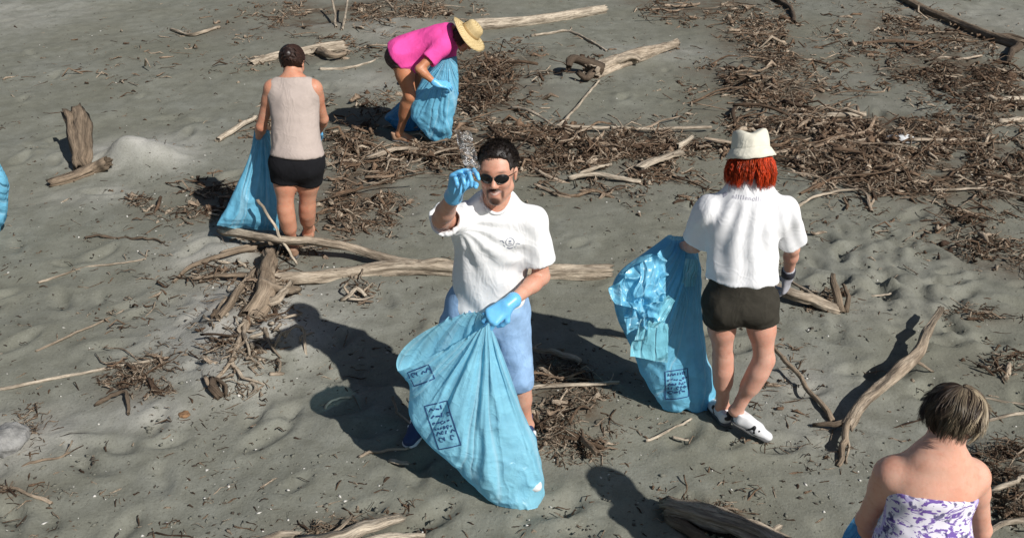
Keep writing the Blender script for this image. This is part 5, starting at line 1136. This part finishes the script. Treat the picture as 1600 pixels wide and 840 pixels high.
# ---- the woman in pink bending over her bag
def pink():
    J = dict(F=nrm([.30, .05, -.95]), hip=W(631,84,8.16), neck=W(708,52,8.10), shR=W(690,74,7.94), shL=W(706,62,8.26),
             elR=W(655,108,7.80), wrR=W(681,131,7.78), elL=W(692,108,8.30), wrL=W(704,130,8.10),
             hpR=W(626,90,8.04), hpL=W(640,88,8.28), knR=W(641,150,7.98), knL=W(650,148,8.32), anR=W(624,211,8.12), anL=W(652,205,8.48))
    J['hf'] = nrm([.55, -.18, -.78]); J['hu'] = nrm([.72, -.32, .58]); J['head'] = W(727, 58, 8.02); C, f, u = J['head'], J['hf'], J['hu']; J['bust'] = 0
    for s_, dx in (('R', .17), ('L', .17)):
        J['an' + s_][2] = gz(J['an' + s_]) + .085; J['to' + s_] = J['an' + s_] + np.array([dx, -.05, -.055])
    arm_len(J)
    p = empty('person', (J['anR'][0], J['anR'][1], gz(J['anR'])))
    tag(p, 'bending woman in hot pink T-shirt and straw hat filling a blue bag', 'person', 'people cleaning the beach')
    T = figure(J, False, 1.06); base = (.50, .235, .125)
    tu = nrm(J['neck'] - J['hip'])
    body(p, T, C, f, u, .98, base, (.4, .14, .1), .0075)
    ff, l, uu = unit_frame(f, u); rs = np.random.default_rng(4); n = 500
    th = rs.uniform(-2.1, 2.1, n); t = np.linspace(0, 1, 6)[None]; A = th[:, None] + 0 * t; rr_ = .084 + .012 * t + rs.uniform(0, .01, (n, 1)); loc = np.stack([np.sin(A) * rr_, -np.cos(A) * rr_ - .01, .07 - .11 * t - rs.uniform(0, .02, (n, 1))], -1)
    strands('hair', p, HAIR, C + loc[..., :1] * l + loc[..., 1:2] * ff + loc[..., 2:] * uu, rs.uniform(.003, .005, n), np.clip(np.array([.05, .028, .018]) * rs.uniform(.5, 1.6, (n, 1)), 0, 1))
    hz = nrm([.72, -.10, .68]); hl = nrm(np.cross(hz, [0, 1, 0])); hf = np.cross(hz, hl)
    prof = [(.19, .000), (.194, .004), (.165, .006), (.130, .010), (.100, .018), (.093, .026), (.088, .060), (.083, .090), (.070, .106), (.045, .112), (.02, .113), (.001, .113)]
    def wob(V):
        a = np.arctan2(V[:, 1], V[:, 0]); r = np.hypot(V[:, 0], V[:, 1]); V = V.copy(); V[:, 2] += .016 * np.sin(2 * a + .8) * np.clip((r - .1) / .1, 0, 1) - .012 * np.clip((r - .1) / .1, 0, 1); return V
    V, Q = lathe_np(prof, 64, wob); hc = C + hz * .048 - ff * .0
    hat = put('straw_hat', mesh_np('straw_hat', place(V, hc, hl, hf, hz), Q), M_STRAW, p); m = hat.modifiers.new('thickness', 'SOLIDIFY'); m.thickness = .004
    V, Q = lathe_np([(.096, .022), (.097, .026), (.0935, .040), (.091, .044)], 48, wob); put('hat_band', mesh_np('hat_band', place(V, hc, hl, hf, hz), Q), mat_plain('tan_hat_band', (.45, .30, .12), .8), hat)
    # T-shirt hanging from the back
    s1, c1 = sleeve(J['shR'], J['elR'], .62, .070, .078); s2, c2 = sleeve(J['shL'], J['elL'], .62, .070, .078)
    tor = grow(T['torso'], .026) + grow(T['hips'], .044) + grow(T['trap'], .014) + [pr(lerp(J['hip'], J['neck'], .25), lerp(J['hip'], J['neck'], -.16), .168, .185, .06, .84, J['F']), pr(lerp(J['hip'], J['neck'], .5) - UP * .05, lerp(J['hip'], J['neck'], .05) - UP * .07 - np.array([0, .05, 0]), .12, .14, .06)]
    soft('t_shirt', tor + s1 + s2, .0085, M_PINK, p, planes=[(lerp(J['hip'], J['neck'], -.06), nrm(-tu + np.array([.0, 0, -.30]))), (J['neck'] + tu * .025, tu)], cavity=c1 + c2 + [pr(J['neck'] - tu * .03, J['head'], .066, .07)], disp=lambda V: folds(.009, 7, 31., (.35, 1, 1), .5)(V))
    le = []; cv = []
    for s_ in 'LR':
        hp, kn = J['hp' + s_], J['kn' + s_]; e = lerp(hp, kn, .22); le.append(pr(hp, lerp(hp, kn, .42), .098, .094, .05, cut=[(e, nrm(kn - hp))])); cv.append(pr(lerp(hp, kn, .22), lerp(hp, kn, .8), .09, .085))
    soft('shorts', grow(T['hips'], .014) + le + [pr(J['hip'] + tu * .10, J['hip'] - tu * .02, .155, .165, .05, .74, J['F'])], .0085, mat_cloth('brown_print_shorts', (.10, .065, .06), .5, .3, coarse=30), p, cavity=cv, disp=folds(.003, 10, 8.))
    for s_, q in (('R', W(700, 133, 7.80)), ('L', W(712, 146, 8.0))):
        d = nrm(q - J['wr' + s_]); soft('glove', hand_prims(J['wr' + s_], d, nrm([-.1, -.5 if s_ == 'R' else .5, .9]), nrm([.2, .9 if s_ == 'R' else -.9, .3]), .45, 1.05, .08, .3) + [pr(lerp(J['wr' + s_], J['el' + s_], .12), J['wr' + s_] + d * .02, .034, .030, .01)], .006, M_GLOVE, p, it=1)
        shoe(p, J['an' + s_], J['to' + s_], gz(J['an' + s_]) + .004, mat_plain('cork_sandal', (.45, .27, .17), .7), None, M_SOLE, 'sandal', .92)
    return J
JP = pink()

# ---- the short haired woman in the strapless top, close at the right
def front():
    k = 2.38 / 2.27; Wk = lambda x, y, Y: W(x, y, Y * k)
    J = dict(F=nrm([-.05, 1, 0]), neck=Wk(1470,700,2.25), shL=Wk(1390,740,2.26), shR=Wk(1521,743,2.26), elL=Wk(1353,812,2.31), wrL=Wk(1366,858,2.46), trap=.017, nr=.044, nb=.8, elR=Wk(1533,826,2.32), wrR=Wk(1522,880,2.42))
    n_ = J['neck']; J['hip'] = n_ + np.array([-.02, -.10, -.48]); J['head'] = Wk(1488, 652, 2.28); J['hf'] = nrm([.22, 1, -.30]); J['hu'] = nrm([.06, .28, 1]); C, f, u = J['head'], J['hf'], J['hu']
    for s_, sx in (('L', -1), ('R', 1)):
        J['hp' + s_] = J['hip'] + np.array([sx * .085, 0, -.04]); J['kn' + s_] = J['hip'] + np.array([sx * .10, .10, -.40]); an = J['hip'] + np.array([sx * .11, -.02, 0]); an[2] = gz(an) + .085; J['an' + s_] = an; J['to' + s_] = an + np.array([0, .16, -.055])
    arm_len(J)
    p = empty('person', (J['hip'][0], J['hip'][1], gz(J['hip'])))
    tag(p, 'short haired woman with bare shoulders and purple print strapless top, at lower right', 'person', 'people cleaning the beach')
    T = figure(J, False, .91); base = (.66, .385, .285)
    ch = lerp(J['hip'], J['neck'], .66); tu = nrm(J['neck'] - J['hip'])
    blades = [pr(ch + np.array([sx * .085, -.058, .085]), ch + np.array([sx * .066, -.064, .01]), .030, .026, .04) for sx in (-1, 1)]
    body(p, T, C, f, u, .92, base, (.5, .2, .17), .0055, hands= hand_prims(J['wrL'], nrm(J['wrL'] - J['elL']), nrm([-.6, -.3, .7]), nrm([.8, .3, .2]), .7) + hand_prims(J['wrR'], nrm(J['wrR'] - J['elR']), nrm([.7, -.3, .5]), nrm([-.8, .3, .2]), .5))
    ff, l, uu = unit_frame(f, u); rs = np.random.default_rng(25)
    # layered bob, streaked with highlights
    nc = 150; per = 28; n = nc * per; t = np.linspace(0, 1, 12)[None]; rp = lambda v: np.repeat(v, per)
    cth = rs.uniform(-2.5, 2.5, nc); csw = rs.normal(.25, .35, nc); clen = rs.uniform(1.1, 2.05, nc); cst = rs.uniform(0, .7, nc); cthk = rs.normal(0, .07, nc); cfl = rs.normal(.0, .14, nc)
    th = rp(cth) + rs.normal(0, .07, n); sw = rp(csw) + rs.normal(0, .06, n); start = rp(cst) + rs.uniform(0, .06, n); len_ = rp(clen) + rs.normal(0, .06, n)
    ph = start[:, None] + (len_ - start * .45)[:, None] * t; pc = np.minimum(ph, 2.35)
    thk = 1.04 + .10 * np.sin(pc / 2.35 * math.pi) ** .8 + rp(cthk)[:, None] * t + rs.uniform(-.02, .04, (n, 1)) + rp(cfl)[:, None] * t ** 4
    A = th[:, None] + sw[:, None] * t ** 1.2 + .10 * np.sin(t * 5 + rp(cth)[:, None] * 3)
    loc = np.stack([np.sin(A) * np.sin(pc) * .083 * thk - .010 * (1 - t), -np.cos(A) * np.sin(pc) * .098 * thk - .014, np.cos(pc) * .092 * thk + .030 - .04 * np.clip(ph - 1.7, 0, 1)], -1)
    paths = C + .92 * (loc[..., :1] * l + loc[..., 1:2] * ff + loc[..., 2:] * uu)
    streak = np.clip(np.repeat(rs.normal(.4, .6, nc), per) + rs.normal(0, .18, n), 0, 1)[:, None]
    right = np.clip(np.sin(-th) * .5 + .4, 0, 1)[:, None]
    cols = np.array([.040, .026, .017]) * rs.uniform(.5, 1.5, (n, 1)) + np.array([.66, .54, .36]) * streak * rs.uniform(.3, 1, (n, 1)) * right
    strands('hair', p, HAIR, paths, rs.uniform(.0009, .0019, n), np.clip(cols, 0, 1), 4)
    hem = Wk(1460, 776, 2.16)
    tor = grow(T['torso'][:4] + T['torso'][6:], .012) + grow(T['hips'], .016) + [pr(J['hip'] + UP * .1, J['hip'] - UP * .25, .165, .215, .06, .76, J['F'])]
    soft('strapless_dress', tor, .007, M_PRINT, p, planes=[(hem, nrm([.10, .45, 1])), (J['hip'] - UP * .28, -UP)], cavity=[pr(J['hip'] - UP * .18, J['hip'] - UP * .5, .17, .215, flat=.74, axis=J['F'])], disp=lambda V: folds(.004, 12, 2., (.5, 1, 1.6), .5)(V))
    for s_ in 'LR': shoe(p, J['an' + s_], J['to' + s_], gz(J['an' + s_]) + .004, bpy.data.materials['tan_sandal'], None, M_SOLE, 'sandal', .92)
    return J
JF = front()
# ------------------------------------------------------------------ bags
M_CLEAR = None
def mat_clear():
    s = N('clear_film'); p = s.pos(); a = s.noise(40, 4, .6, p, dist=1.0); n = s.bump(a.outputs[0], .8, .02)
    tp = s.n('ShaderNodeBsdfTransparent'); d = s.n('ShaderNodeBsdfDiffuse'); d.inputs[0].default_value = (.7, .72, .75, 1); s.l(n, d.inputs['Normal']); g = s.n('ShaderNodeBsdfGlossy'); g.inputs['Roughness'].default_value = .2; s.l(n, g.inputs['Normal'])
    m1 = s.n('ShaderNodeMixShader'); s.l(s.ramp(a.outputs[0], [(.46, .05), (.70, .5)]).outputs[0], m1.inputs[0]); s.l(tp.outputs[0], m1.inputs[1]); s.l(d.outputs[0], m1.inputs[2])
    m2 = s.n('ShaderNodeMixShader'); m2.inputs[0].default_value = .12; s.l(m1.outputs[0], m2.inputs[1]); s.l(g.outputs[0], m2.inputs[2]); s.l(m2.outputs[0], s.out.inputs[0]); return s.m
M_CLEAR = mat_clear()
def rows_interp(rows, n):
    t = np.array([r[0] for r in rows]); Lp = np.array([W(*r[1]) for r in rows]); Rp = np.array([W(*r[2]) for r in rows]); th = np.array([r[3] for r in rows])
    tt = np.linspace(0, 1, n)
    def cr(P):
        out = []
        for x in tt:
            k = int(np.clip(np.searchsorted(t, x, 'right') - 1, 0, len(t) - 2)); f = (x - t[k]) / (t[k + 1] - t[k])
            p0, p1, p2, p3 = P[max(k - 1, 0)], P[k], P[k + 1], P[min(k + 2, len(t) - 1)]
            m1 = (p2 - p0) / max(t[k + 1] - t[max(k - 1, 0)], 1e-6) * (t[k + 1] - t[k]); m2 = (p3 - p1) / max(t[min(k + 2, len(t) - 1)] - t[k], 1e-6) * (t[k + 1] - t[k])
            out.append((2 * f**3 - 3 * f**2 + 1) * p1 + (f**3 - 2 * f**2 + f) * m1 + (-2 * f**3 + 3 * f**2) * p2 + (f**3 - f**2) * m2)
        return np.array(out)
    return tt, cr(Lp), cr(Rp), np.maximum(cr(th[:, None])[:, 0], .01)
def bag(name, label, rows, mat, grip=None, pleat=.012, pk=22., seed=0, crumple=.010, back_rise=.0, nr=84, na=128, power=.85, group='blue rubbish bags'):
    tt, L, Rr, th = rows_interp(rows, nr); a = np.linspace(0, 2 * math.pi, na, endpoint=False)
    mid = (L + Rr) / 2; hv = (Rr - L) / 2; ax = np.gradient(mid, axis=0); ax /= np.linalg.norm(ax, axis=1)[:, None] + 1e-9
    nv = np.cross(hv, ax); nv /= np.linalg.norm(nv, axis=1)[:, None] + 1e-9
    nv = np.where((nv[:, 1] > 0)[:, None], -nv, nv)                 # towards the viewer's side
    ca = np.sign(np.cos(a)) * np.abs(np.cos(a)) ** power; sa = np.sign(np.sin(a)) * np.abs(np.sin(a)) ** power
    V = mid[:, None] + hv[:, None] * ca[None, :, None] + nv[:, None] * (th[:, None] / 2 * sa[None])[..., None]
    # folds that fan out from the hand
    g = W(*grip) if grip is not None else mid[0]
    e1 = nrm(hv[nr // 2]); e2 = nrm(ax[nr // 2] - e1 * np.dot(ax[nr // 2], e1)); d = V - g
    x = d @ e1; y = d @ e2; phi = np.arctan2(x, y + .03); r = np.hypot(x, y)
    q = np.stack([phi * pk / 6.28 * 2.2, np.full_like(phi, seed * 3.7), r * .8], -1); rn = vnoise(q + .25 * vnoise(np.stack([x * 5, y * 5, phi * 0 + seed], -1))[..., None])
    ridge = (1 - np.minimum(np.abs(rn) * 2.6, 1)) ** 1.3 - .3 + .35 * vnoise(q * 2.3 + 5)
    amp = pleat * np.clip(r / .14, .05, 1) * (.25 + .75 * np.exp(-(r / .60) ** 2))
    sgn = np.where(sa >= 0, 1.0, -1.0)[None] * np.clip(np.abs(sa) * 1.5, 0, 1)[None]
    V = V + nv[:, None] * (amp * ridge * sgn)[..., None]
    low = np.clip((tt - .40) / .45, 0, 1)[:, None, None]
    V = V + crumple * (.12 + low) * np.stack([fbm(V * 9 + seed, 3), fbm(V * 9 + 20 + seed, 3), fbm(V * 9 + 40 + seed, 3)], -1)
    # sharp creases low down, where the load pulls
    cr_ = (1 - np.minimum(np.abs(vnoise(V * np.array([7, 7, 11]) + seed + 3)) * 4, 1)) ** 2
    V = V + nv[:, None] * (crumple * .9 * cr_ * low[..., 0] * sgn)[..., None]
    if back_rise:
        w = np.clip(-sa, 0, 1)[None] * np.clip(1 - tt / .15, 0, 1)[:, None]; V = V - ax[:, None] * (w * back_rise)[..., None]
    Vs = V.copy()
    for _ in range(4):
        Vs[1:-1] = .5 * Vs[1:-1] + .125 * (Vs[:-2] + Vs[2:] + np.roll(Vs, 1, 1)[1:-1] + np.roll(Vs, -1, 1)[1:-1])
    V = Vs
    gzv = ground_z(V[..., 0], V[..., 1]) + .006; V[..., 2] = np.maximum(V[..., 2], gzv)
    id_ = np.arange(nr * na).reshape(nr, na); nx = np.roll(id_, -1, 1)
    Fq = np.stack([id_[:-1], id_[1:], nx[1:], nx[:-1]], -1).reshape(-1, 4)
    Vf = V.reshape(-1, 3); k = len(Vf); Vf = np.concatenate([Vf, V[-1].mean(0)[None]])
    me = mesh_np(name, Vf, Fq)
    fan = np.stack([phi * 11, r * 1.1, np.where(sa > 0, 0., 40.)[None] + seed * 9. + 0 * phi], -1).reshape(-1, 3); pt_vec(me, 'fan', np.concatenate([fan, fan[-1:]]))
    base = V[-1].mean(0); base[2] = float(ground_smooth(base[0], base[1]))
    o = put(name, me, mat, loc=base); tag(o, label, 'rubbish bag', group); return o
def sheet(name, parent, mat, corners, n=26, amp=.012, sc=11, seed=0, bulge=.0, loc=None):
    """a crumpled piece of film between four measured corners"""
    c = [W(*q) for q in corners]; u = np.linspace(0, 1, n); Uu, Vv = np.meshgrid(u, u, indexing='ij')
    P = ((1 - Uu) * (1 - Vv))[..., None] * c[0] + (Uu * (1 - Vv))[..., None] * c[1] + (Uu * Vv)[..., None] * c[2] + ((1 - Uu) * Vv)[..., None] * c[3]
    nn = nrm(np.cross(c[1] - c[0], c[3] - c[0])); nn = -nn if nn[1] > 0 else nn
    rid = 1 - np.minimum(np.abs(vnoise(P * sc + seed)) * 3, 1)
    P = P + nn * (amp * (rid + .8 * fbm(P * sc * .7 + seed + 7, 2)) + bulge * np.sin(Uu * math.pi) * np.sin(Vv * math.pi))[..., None] + .4 * amp * np.stack([vnoise(P * sc + 50), vnoise(P * sc + 70), vnoise(P * sc + 90)], -1)
    id_ = np.arange(n * n).reshape(n, n); Fq = np.stack([id_[:-1, :-1], id_[1:, :-1], id_[1:, 1:], id_[:-1, 1:]], -1).reshape(-1, 4)
    me = mesh_np(name, P.reshape(-1, 3), Fq); pt_vec(me, 'fan', np.stack([Uu * 6, Vv * 2, Uu * 0 + seed], -1).reshape(-1, 3))
    return put(name, me, mat, parent, loc)
VIEW = nrm([0, -.86, .5])
def bag_print(b, px, py, Y, w, h, rot, seed, pull=1.0):
    """the navy box of worn lettering stamped on these bags, too creased to read"""
    rs = np.random.default_rng(seed); o = W(px, py, Y); un = nrm([math.cos(rot), 0, math.sin(rot)]); vn = nrm(np.cross(VIEW, un)); un = nrm(np.cross(vn, VIEW))
    pp = [stroke([(-w / 2, -h / 2), (w / 2, -h / 2), (w / 2, h / 2), (-w / 2, h / 2)], .0055, True, .012)]
    y = h / 2 - .022
    while y > -h / 2 + .02:
        x = -w / 2 + .014; s_ = rs.uniform(.009, .020)
        while x < w / 2 - .016:
            k = rs.integers(4); ww = s_ * rs.uniform(.7, 1.2); j = lambda: rs.normal(0, .0025)
            if k == 0: pp.append(stroke([(x + j(), y - s_ / 2), (x + j() + .003, y + s_ / 2)], .006, step=.006))
            elif k == 1: pp.append(stroke([(x + ww / 2 + ww / 2 * math.cos(a_) + j(), y + s_ / 2 * math.sin(a_) + j()) for a_ in np.linspace(0, 5.2, 7)], .005, step=.006))
            elif k == 2: pp.append(stroke([(x, y + j()), (x + ww, y + j() * 2)], .008, step=.006))
            else: pp.append(stroke([(x + j(), y - s_ / 2), (x + ww / 2, y + s_ / 2 + j()), (x + ww + j(), y - s_ / 3)], .0055, step=.006))
            x += ww + .006
        y -= s_ + rs.uniform(.010, .018)
    decal('printed_box', b, b, INK, o, un, vn, VIEW, *join2d(pp), off=.003)

hero = bag('rubbish_bag', 'large translucent blue bag held by the smiling man, swollen at the bottom', [
    (0, (621,577,3.40), (764,502,3.36), .09), (.12, (640,600,3.40), (776,532,3.36), .15), (.3, (640,642,3.38), (796,586,3.36), .23), (.5, (664,680,3.36), (815,640,3.36), .26),
    (.68, (704,716,3.34), (836,688,3.34), .27), (.82, (746,758,3.31), (849,738,3.31), .25), (.93, (786,792,3.26), (849,780,3.26), .17), (1, (812,815,3.21), (834,813,3.21), .04)], BAG_T, grip=(764,502,3.36), pleat=.034, pk=26, seed=1, crumple=.010, back_rise=.09, nr=190, na=260)
bag_print(hero, 690, 668, 3.2, .11, .22, .32, 4); bag_print(hero, 656, 588, 3.3, .11, .07, .45, 31)
rb = bag('rubbish_bag', 'crumpled deep blue bag hanging beside the red haired woman\'s bare leg', [
    (0, (1040,370,4.20), (1082,374,4.20), .06), (.15, (992,408,4.04), (1092,412,4.14), .20), (.3, (960,446,3.96), (1092,455,4.12), .24), (.45, (966,490,3.94), (1094,500,4.10), .25), (.6, (986,540,3.96), (1102,550,4.08), .23),
    (.8, (1010,596,3.98), (1114,600,4.04), .20), (.94, (1034,632,4.00), (1121,632,4.02), .13), (1, (1045,643,4.01), (1119,641,4.01), .03)], BAG, grip=(1062,372,4.18), pleat=.045, pk=24, seed=4, crumple=.022)
M_FLAP = mat_bag('sunlit_blue_film', (.25, .66, .80), .05, .8)  # thin single layer of film; its sunlit look is put into the paler colour
sheet('flap', rb, M_FLAP, [(1000,498,3.80), (1046,506,3.82), (1042,566,3.83), (984,556,3.80)], amp=.014, seed=2)
sheet('flap', rb, M_FLAP, [(1046,462,3.84), (1056,470,3.86), (1030,512,3.82), (1006,508,3.80)], amp=.010, seed=3)
sheet('flap', rb, M_FLAP, [(1070,402,3.98), (1090,404,4.0), (1086,446,3.98), (1064,448,3.96)], amp=.010, seed=5)
sheet('flap', rb, BAG, [(1000,412,3.92), (1040,392,3.98), (1036,470,3.86), (985,482,3.80)], amp=.045, seed=6, sc=13, n=44)
sheet('flap', rb, BAG, [(954,446,3.84), (998,416,3.92), (1012,492,3.78), (962,474,3.80)], amp=.045, seed=8, sc=12, n=44)
sheet('flap', rb, BAG, [(975,480,3.82), (1040,462,3.84), (1020,505,3.80), (982,520,3.82)], amp=.035, seed=18, sc=16, n=40)
bag_print(rb, 1058, 600, 3.9, .125, .16, .15, 12)
bb = bag('rubbish_bag', 'blue bag spread out left of the woman in beige', [
    (0, (398,203,6.12), (421,204,6.10), .06), (.25, (389,245,6.05), (425,246,6.08), .14), (.5, (370,290,5.97), (432,290,6.06), .18), (.8, (350,334,5.92), (438,336,6.05), .20), (1, (342,352,5.90), (437,361,6.04), .05)], BAG, grip=(408,203,6.11), pleat=.035, pk=16, seed=7, crumple=.012)
pb = bag('rubbish_bag', 'blue bag held open under the bending woman\'s gloved hand', [
    (0, (676,98,8.02), (714,88,8.02), .12), (.3, (655,132,8.0), (716,130,7.98), .20), (.6, (642,176,7.98), (713,172,7.96), .22), (.85, (664,206,7.97), (704,208,7.96), .14), (1, (684,226,7.99), (695,229,7.99), .03)], BAG, grip=(700,92,8.0), pleat=.035, pk=16, seed=9, crumple=.022)
bag('rubbish_bag', 'small blue bag end showing behind the bending woman\'s shins', [
    (0, (648,140,8.42), (672,140,8.42), .08), (.4, (616,168,8.46), (668,172,8.44), .18), (.8, (602,184,8.5), (660,206,8.44), .16), (1, (612,196,8.5), (655,218,8.42), .03)], BAG_D, pleat=.03, pk=14, seed=11, crumple=.02)
bag('rubbish_bag', 'blue bag at the bottom edge by the short haired woman\'s elbow', [
    (0, (1344,800,2.60), (1402,812,2.56), .08), (.35, (1316,842,2.60), (1412,852,2.54), .18), (.7, (1296,920,2.54), (1420,930,2.48), .24), (1, (1320,1010,2.44), (1400,1015,2.42), .04)], BAG_D, grip=(1372,800,2.56), pleat=.02, seed=13)
bag('rubbish_bag', 'light blue bag cut off by the left picture edge', [
    (0, (-46,246,6.2), (-6,248,6.2), .06), (.3, (-70,285,6.2), (11,284,6.2), .2), (.6, (-92,325,6.2), (9,322,6.2), .25), (.85, (-86,362,6.2), (0,362,6.18), .2), (1, (-70,380,6.16), (-16,382,6.14), .04)], BAG, grip=(-26,247,6.2), pleat=.03, seed=15, crumple=.02)
# clear film in the man's raised fist
base = W(725, 262, 3.10); c1 = sheet('plastic_film', None, M_CLEAR, [(708,200,3.05), (736,206,3.06), (749,268,3.09), (732,274,3.09)], amp=.020, sc=24, seed=3, n=34, loc=base)
tag(c1, 'scrap of clear plastic film held up in the man\'s raised glove', 'plastic film')
# bottles seen through the skin of the big bag
M_PET = mat_plain('cloudy_bottle_plastic', (.72, .80, .84), .3)
M_CAP = mat_plain('white_bottle_cap', (.75, .76, .78), .5)
def bottle(label, c, d, s=1.0, dent=0, group=None):
    prof = [(.001, 0), (.026, .001), (.032, .008), (.033, .03), (.031, .06), (.033, .09), (.033, .13), (.030, .155), (.018, .185), (.013, .195), (.013, .21)]
    z = nrm(d); x = nrm(np.cross(z, [.3, .9, .1])); y = np.cross(z, x)
    def dn(V): return V + .004 * np.stack([vnoise(V * 40 + dent), vnoise(V * 40 + dent + 9), V[:, 0] * 0], -1)
    V, Q = lathe_np(np.array(prof) * s, 24, dn); o = put('plastic_bottle', mesh_np('plastic_bottle', place(V, c, x, y, z), Q), M_PET, loc=c); tag(o, label, 'bottle', group)
    V, Q = lathe_np(np.array([(.015, .2), (.0155, .201), (.0155, .218), (.014, .22), (.001, .22)]) * s, 18); put('bottle_cap', mesh_np('bottle_cap', place(V, c, x, y, z), Q), M_CAP, o)
bottle('cloudy bottle lying crosswise inside the swollen bag bottom', W(768, 764, 3.28), [.8, -.1, .25], .95, 1, 'bottles in the big bag')
bottle('cloudy bottle standing slanted inside the swollen bag, lower right', W(820, 776, 3.24), [-.12, .1, 1], .85, 4, 'bottles in the big bag')
bottle('cloudy bottle lying at the left inside the swollen bag', W(745, 742, 3.32), [.7, .3, -.35], 1.0, 7, 'bottles in the big bag')
rs = np.random.default_rng(77)
for i, (px, py, Y, nm) in enumerate([(800,770,3.27,'lower middle'), (775,745,3.30,'centre left'), (812,742,3.30,'upper middle'), (832,752,3.28,'right'), (790,790,3.24,'lowest'), (755,722,3.32,'upper left')]):
    c = W(px, py, Y); Vv, Qq = lathe_np([(.001, -.03), (.03, -.028), (.042, -.01), (.045, .01), (.035, .03), (.001, .036)], 20, lambda V: V * (1 + .35 * vnoise(V * 28 + i * 5))[:, None]); ax_ = nrm(rs.normal(size=3)); x_ = nrm(np.cross(ax_, [.2, .3, .9])); y_ = np.cross(ax_, x_)
    o = put('litter_wad', mesh_np('litter_wad', place(Vv * [1.3, .9, 1.0], c, x_, y_, ax_), Qq), bpy.data.materials.get('white_scrap') or mat_plain('white_scrap', (.72, .74, .74), .6), loc=c); tag(o, 'pale crumpled wad inside the big blue bag, ' + nm + ' of the load', 'litter', 'wads in the big bag')
g = on_ground(1407, 221); c = g + np.array([0, 0, .035]); Vv, Qq = lathe_np([(.001, -.04), (.06, -.038), (.085, -.01), (.08, .012), (.05, .03), (.001, .036)], 28, lambda V: V * np.array([1.4, .8, .9]) * (1 + .4 * vnoise(V * 22 + 3))[:, None])
o = put('plastic_bag', mesh_np('plastic_bag', place(Vv, c, nrm([1, -.5, 0]), nrm([.5, 1, 0]), UP), Qq), bpy.data.materials['white_scrap'], loc=g); tag(o, 'small white crumpled plastic bag in the litter at the right', 'plastic bag')
# a pale boulder half sunk at the left edge, and stones
def stone(name, label, px, py, r, seed, mat, flat=.6):
    g = on_ground(px, py); bm = bmesh.new(); bmesh.ops.create_icosphere(bm, subdivisions=4, radius=r); V = np.array([v.co for v in bm.verts]); V = V * (1 + .22 * fbm(V / r * 1.3 + seed, 3) + .05 * vnoise(V / r * 5 + seed))[:, None] * np.array([1.15, 1, flat])
    for v, c in zip(bm.verts, V): v.co = c
    me = bpy.data.meshes.new(name); bm.to_mesh(me); bm.free(); me.polygons.foreach_set('use_smooth', np.ones(len(me.polygons), bool)); me.materials.append(mat)
    o = bpy.data.objects.new(name, me); COL.objects.link(o); o.location = (g[0], g[1], g[2] + r * flat * .25); tag(o, label, 'stone')
def mat_rock(name, col):
    s = N(name); p = s.pos(); a = s.noise(18, 6, .65, p); b = s.noise(90, 3, .6, p); c = s.mix(s.ramp(a.outputs[0], [(.35, 0.), (.68, 1.)]).outputs[0], [v * .5 for v in col], col)
    s.bsdf(c, .9, s.bump(b.outputs[0], .5, .006, s.bump(a.outputs[0], .7, .03))); return s.m
stone('boulder', 'pale grey boulder half sunk at the left edge', 12, 690, .10, 3, mat_rock('pale_rock', (.33, .325, .31)), .7)
stone('stone', 'round brown stone beside the root stump', 342, 494, .045, 8, mat_rock('brown_rock', (.20, .14, .09)), .8)
stone('stone', 'flat orange brown stone on the lower left sand', 288, 648, .03, 12, mat_rock('orange_rock', (.32, .18, .09)), .4)
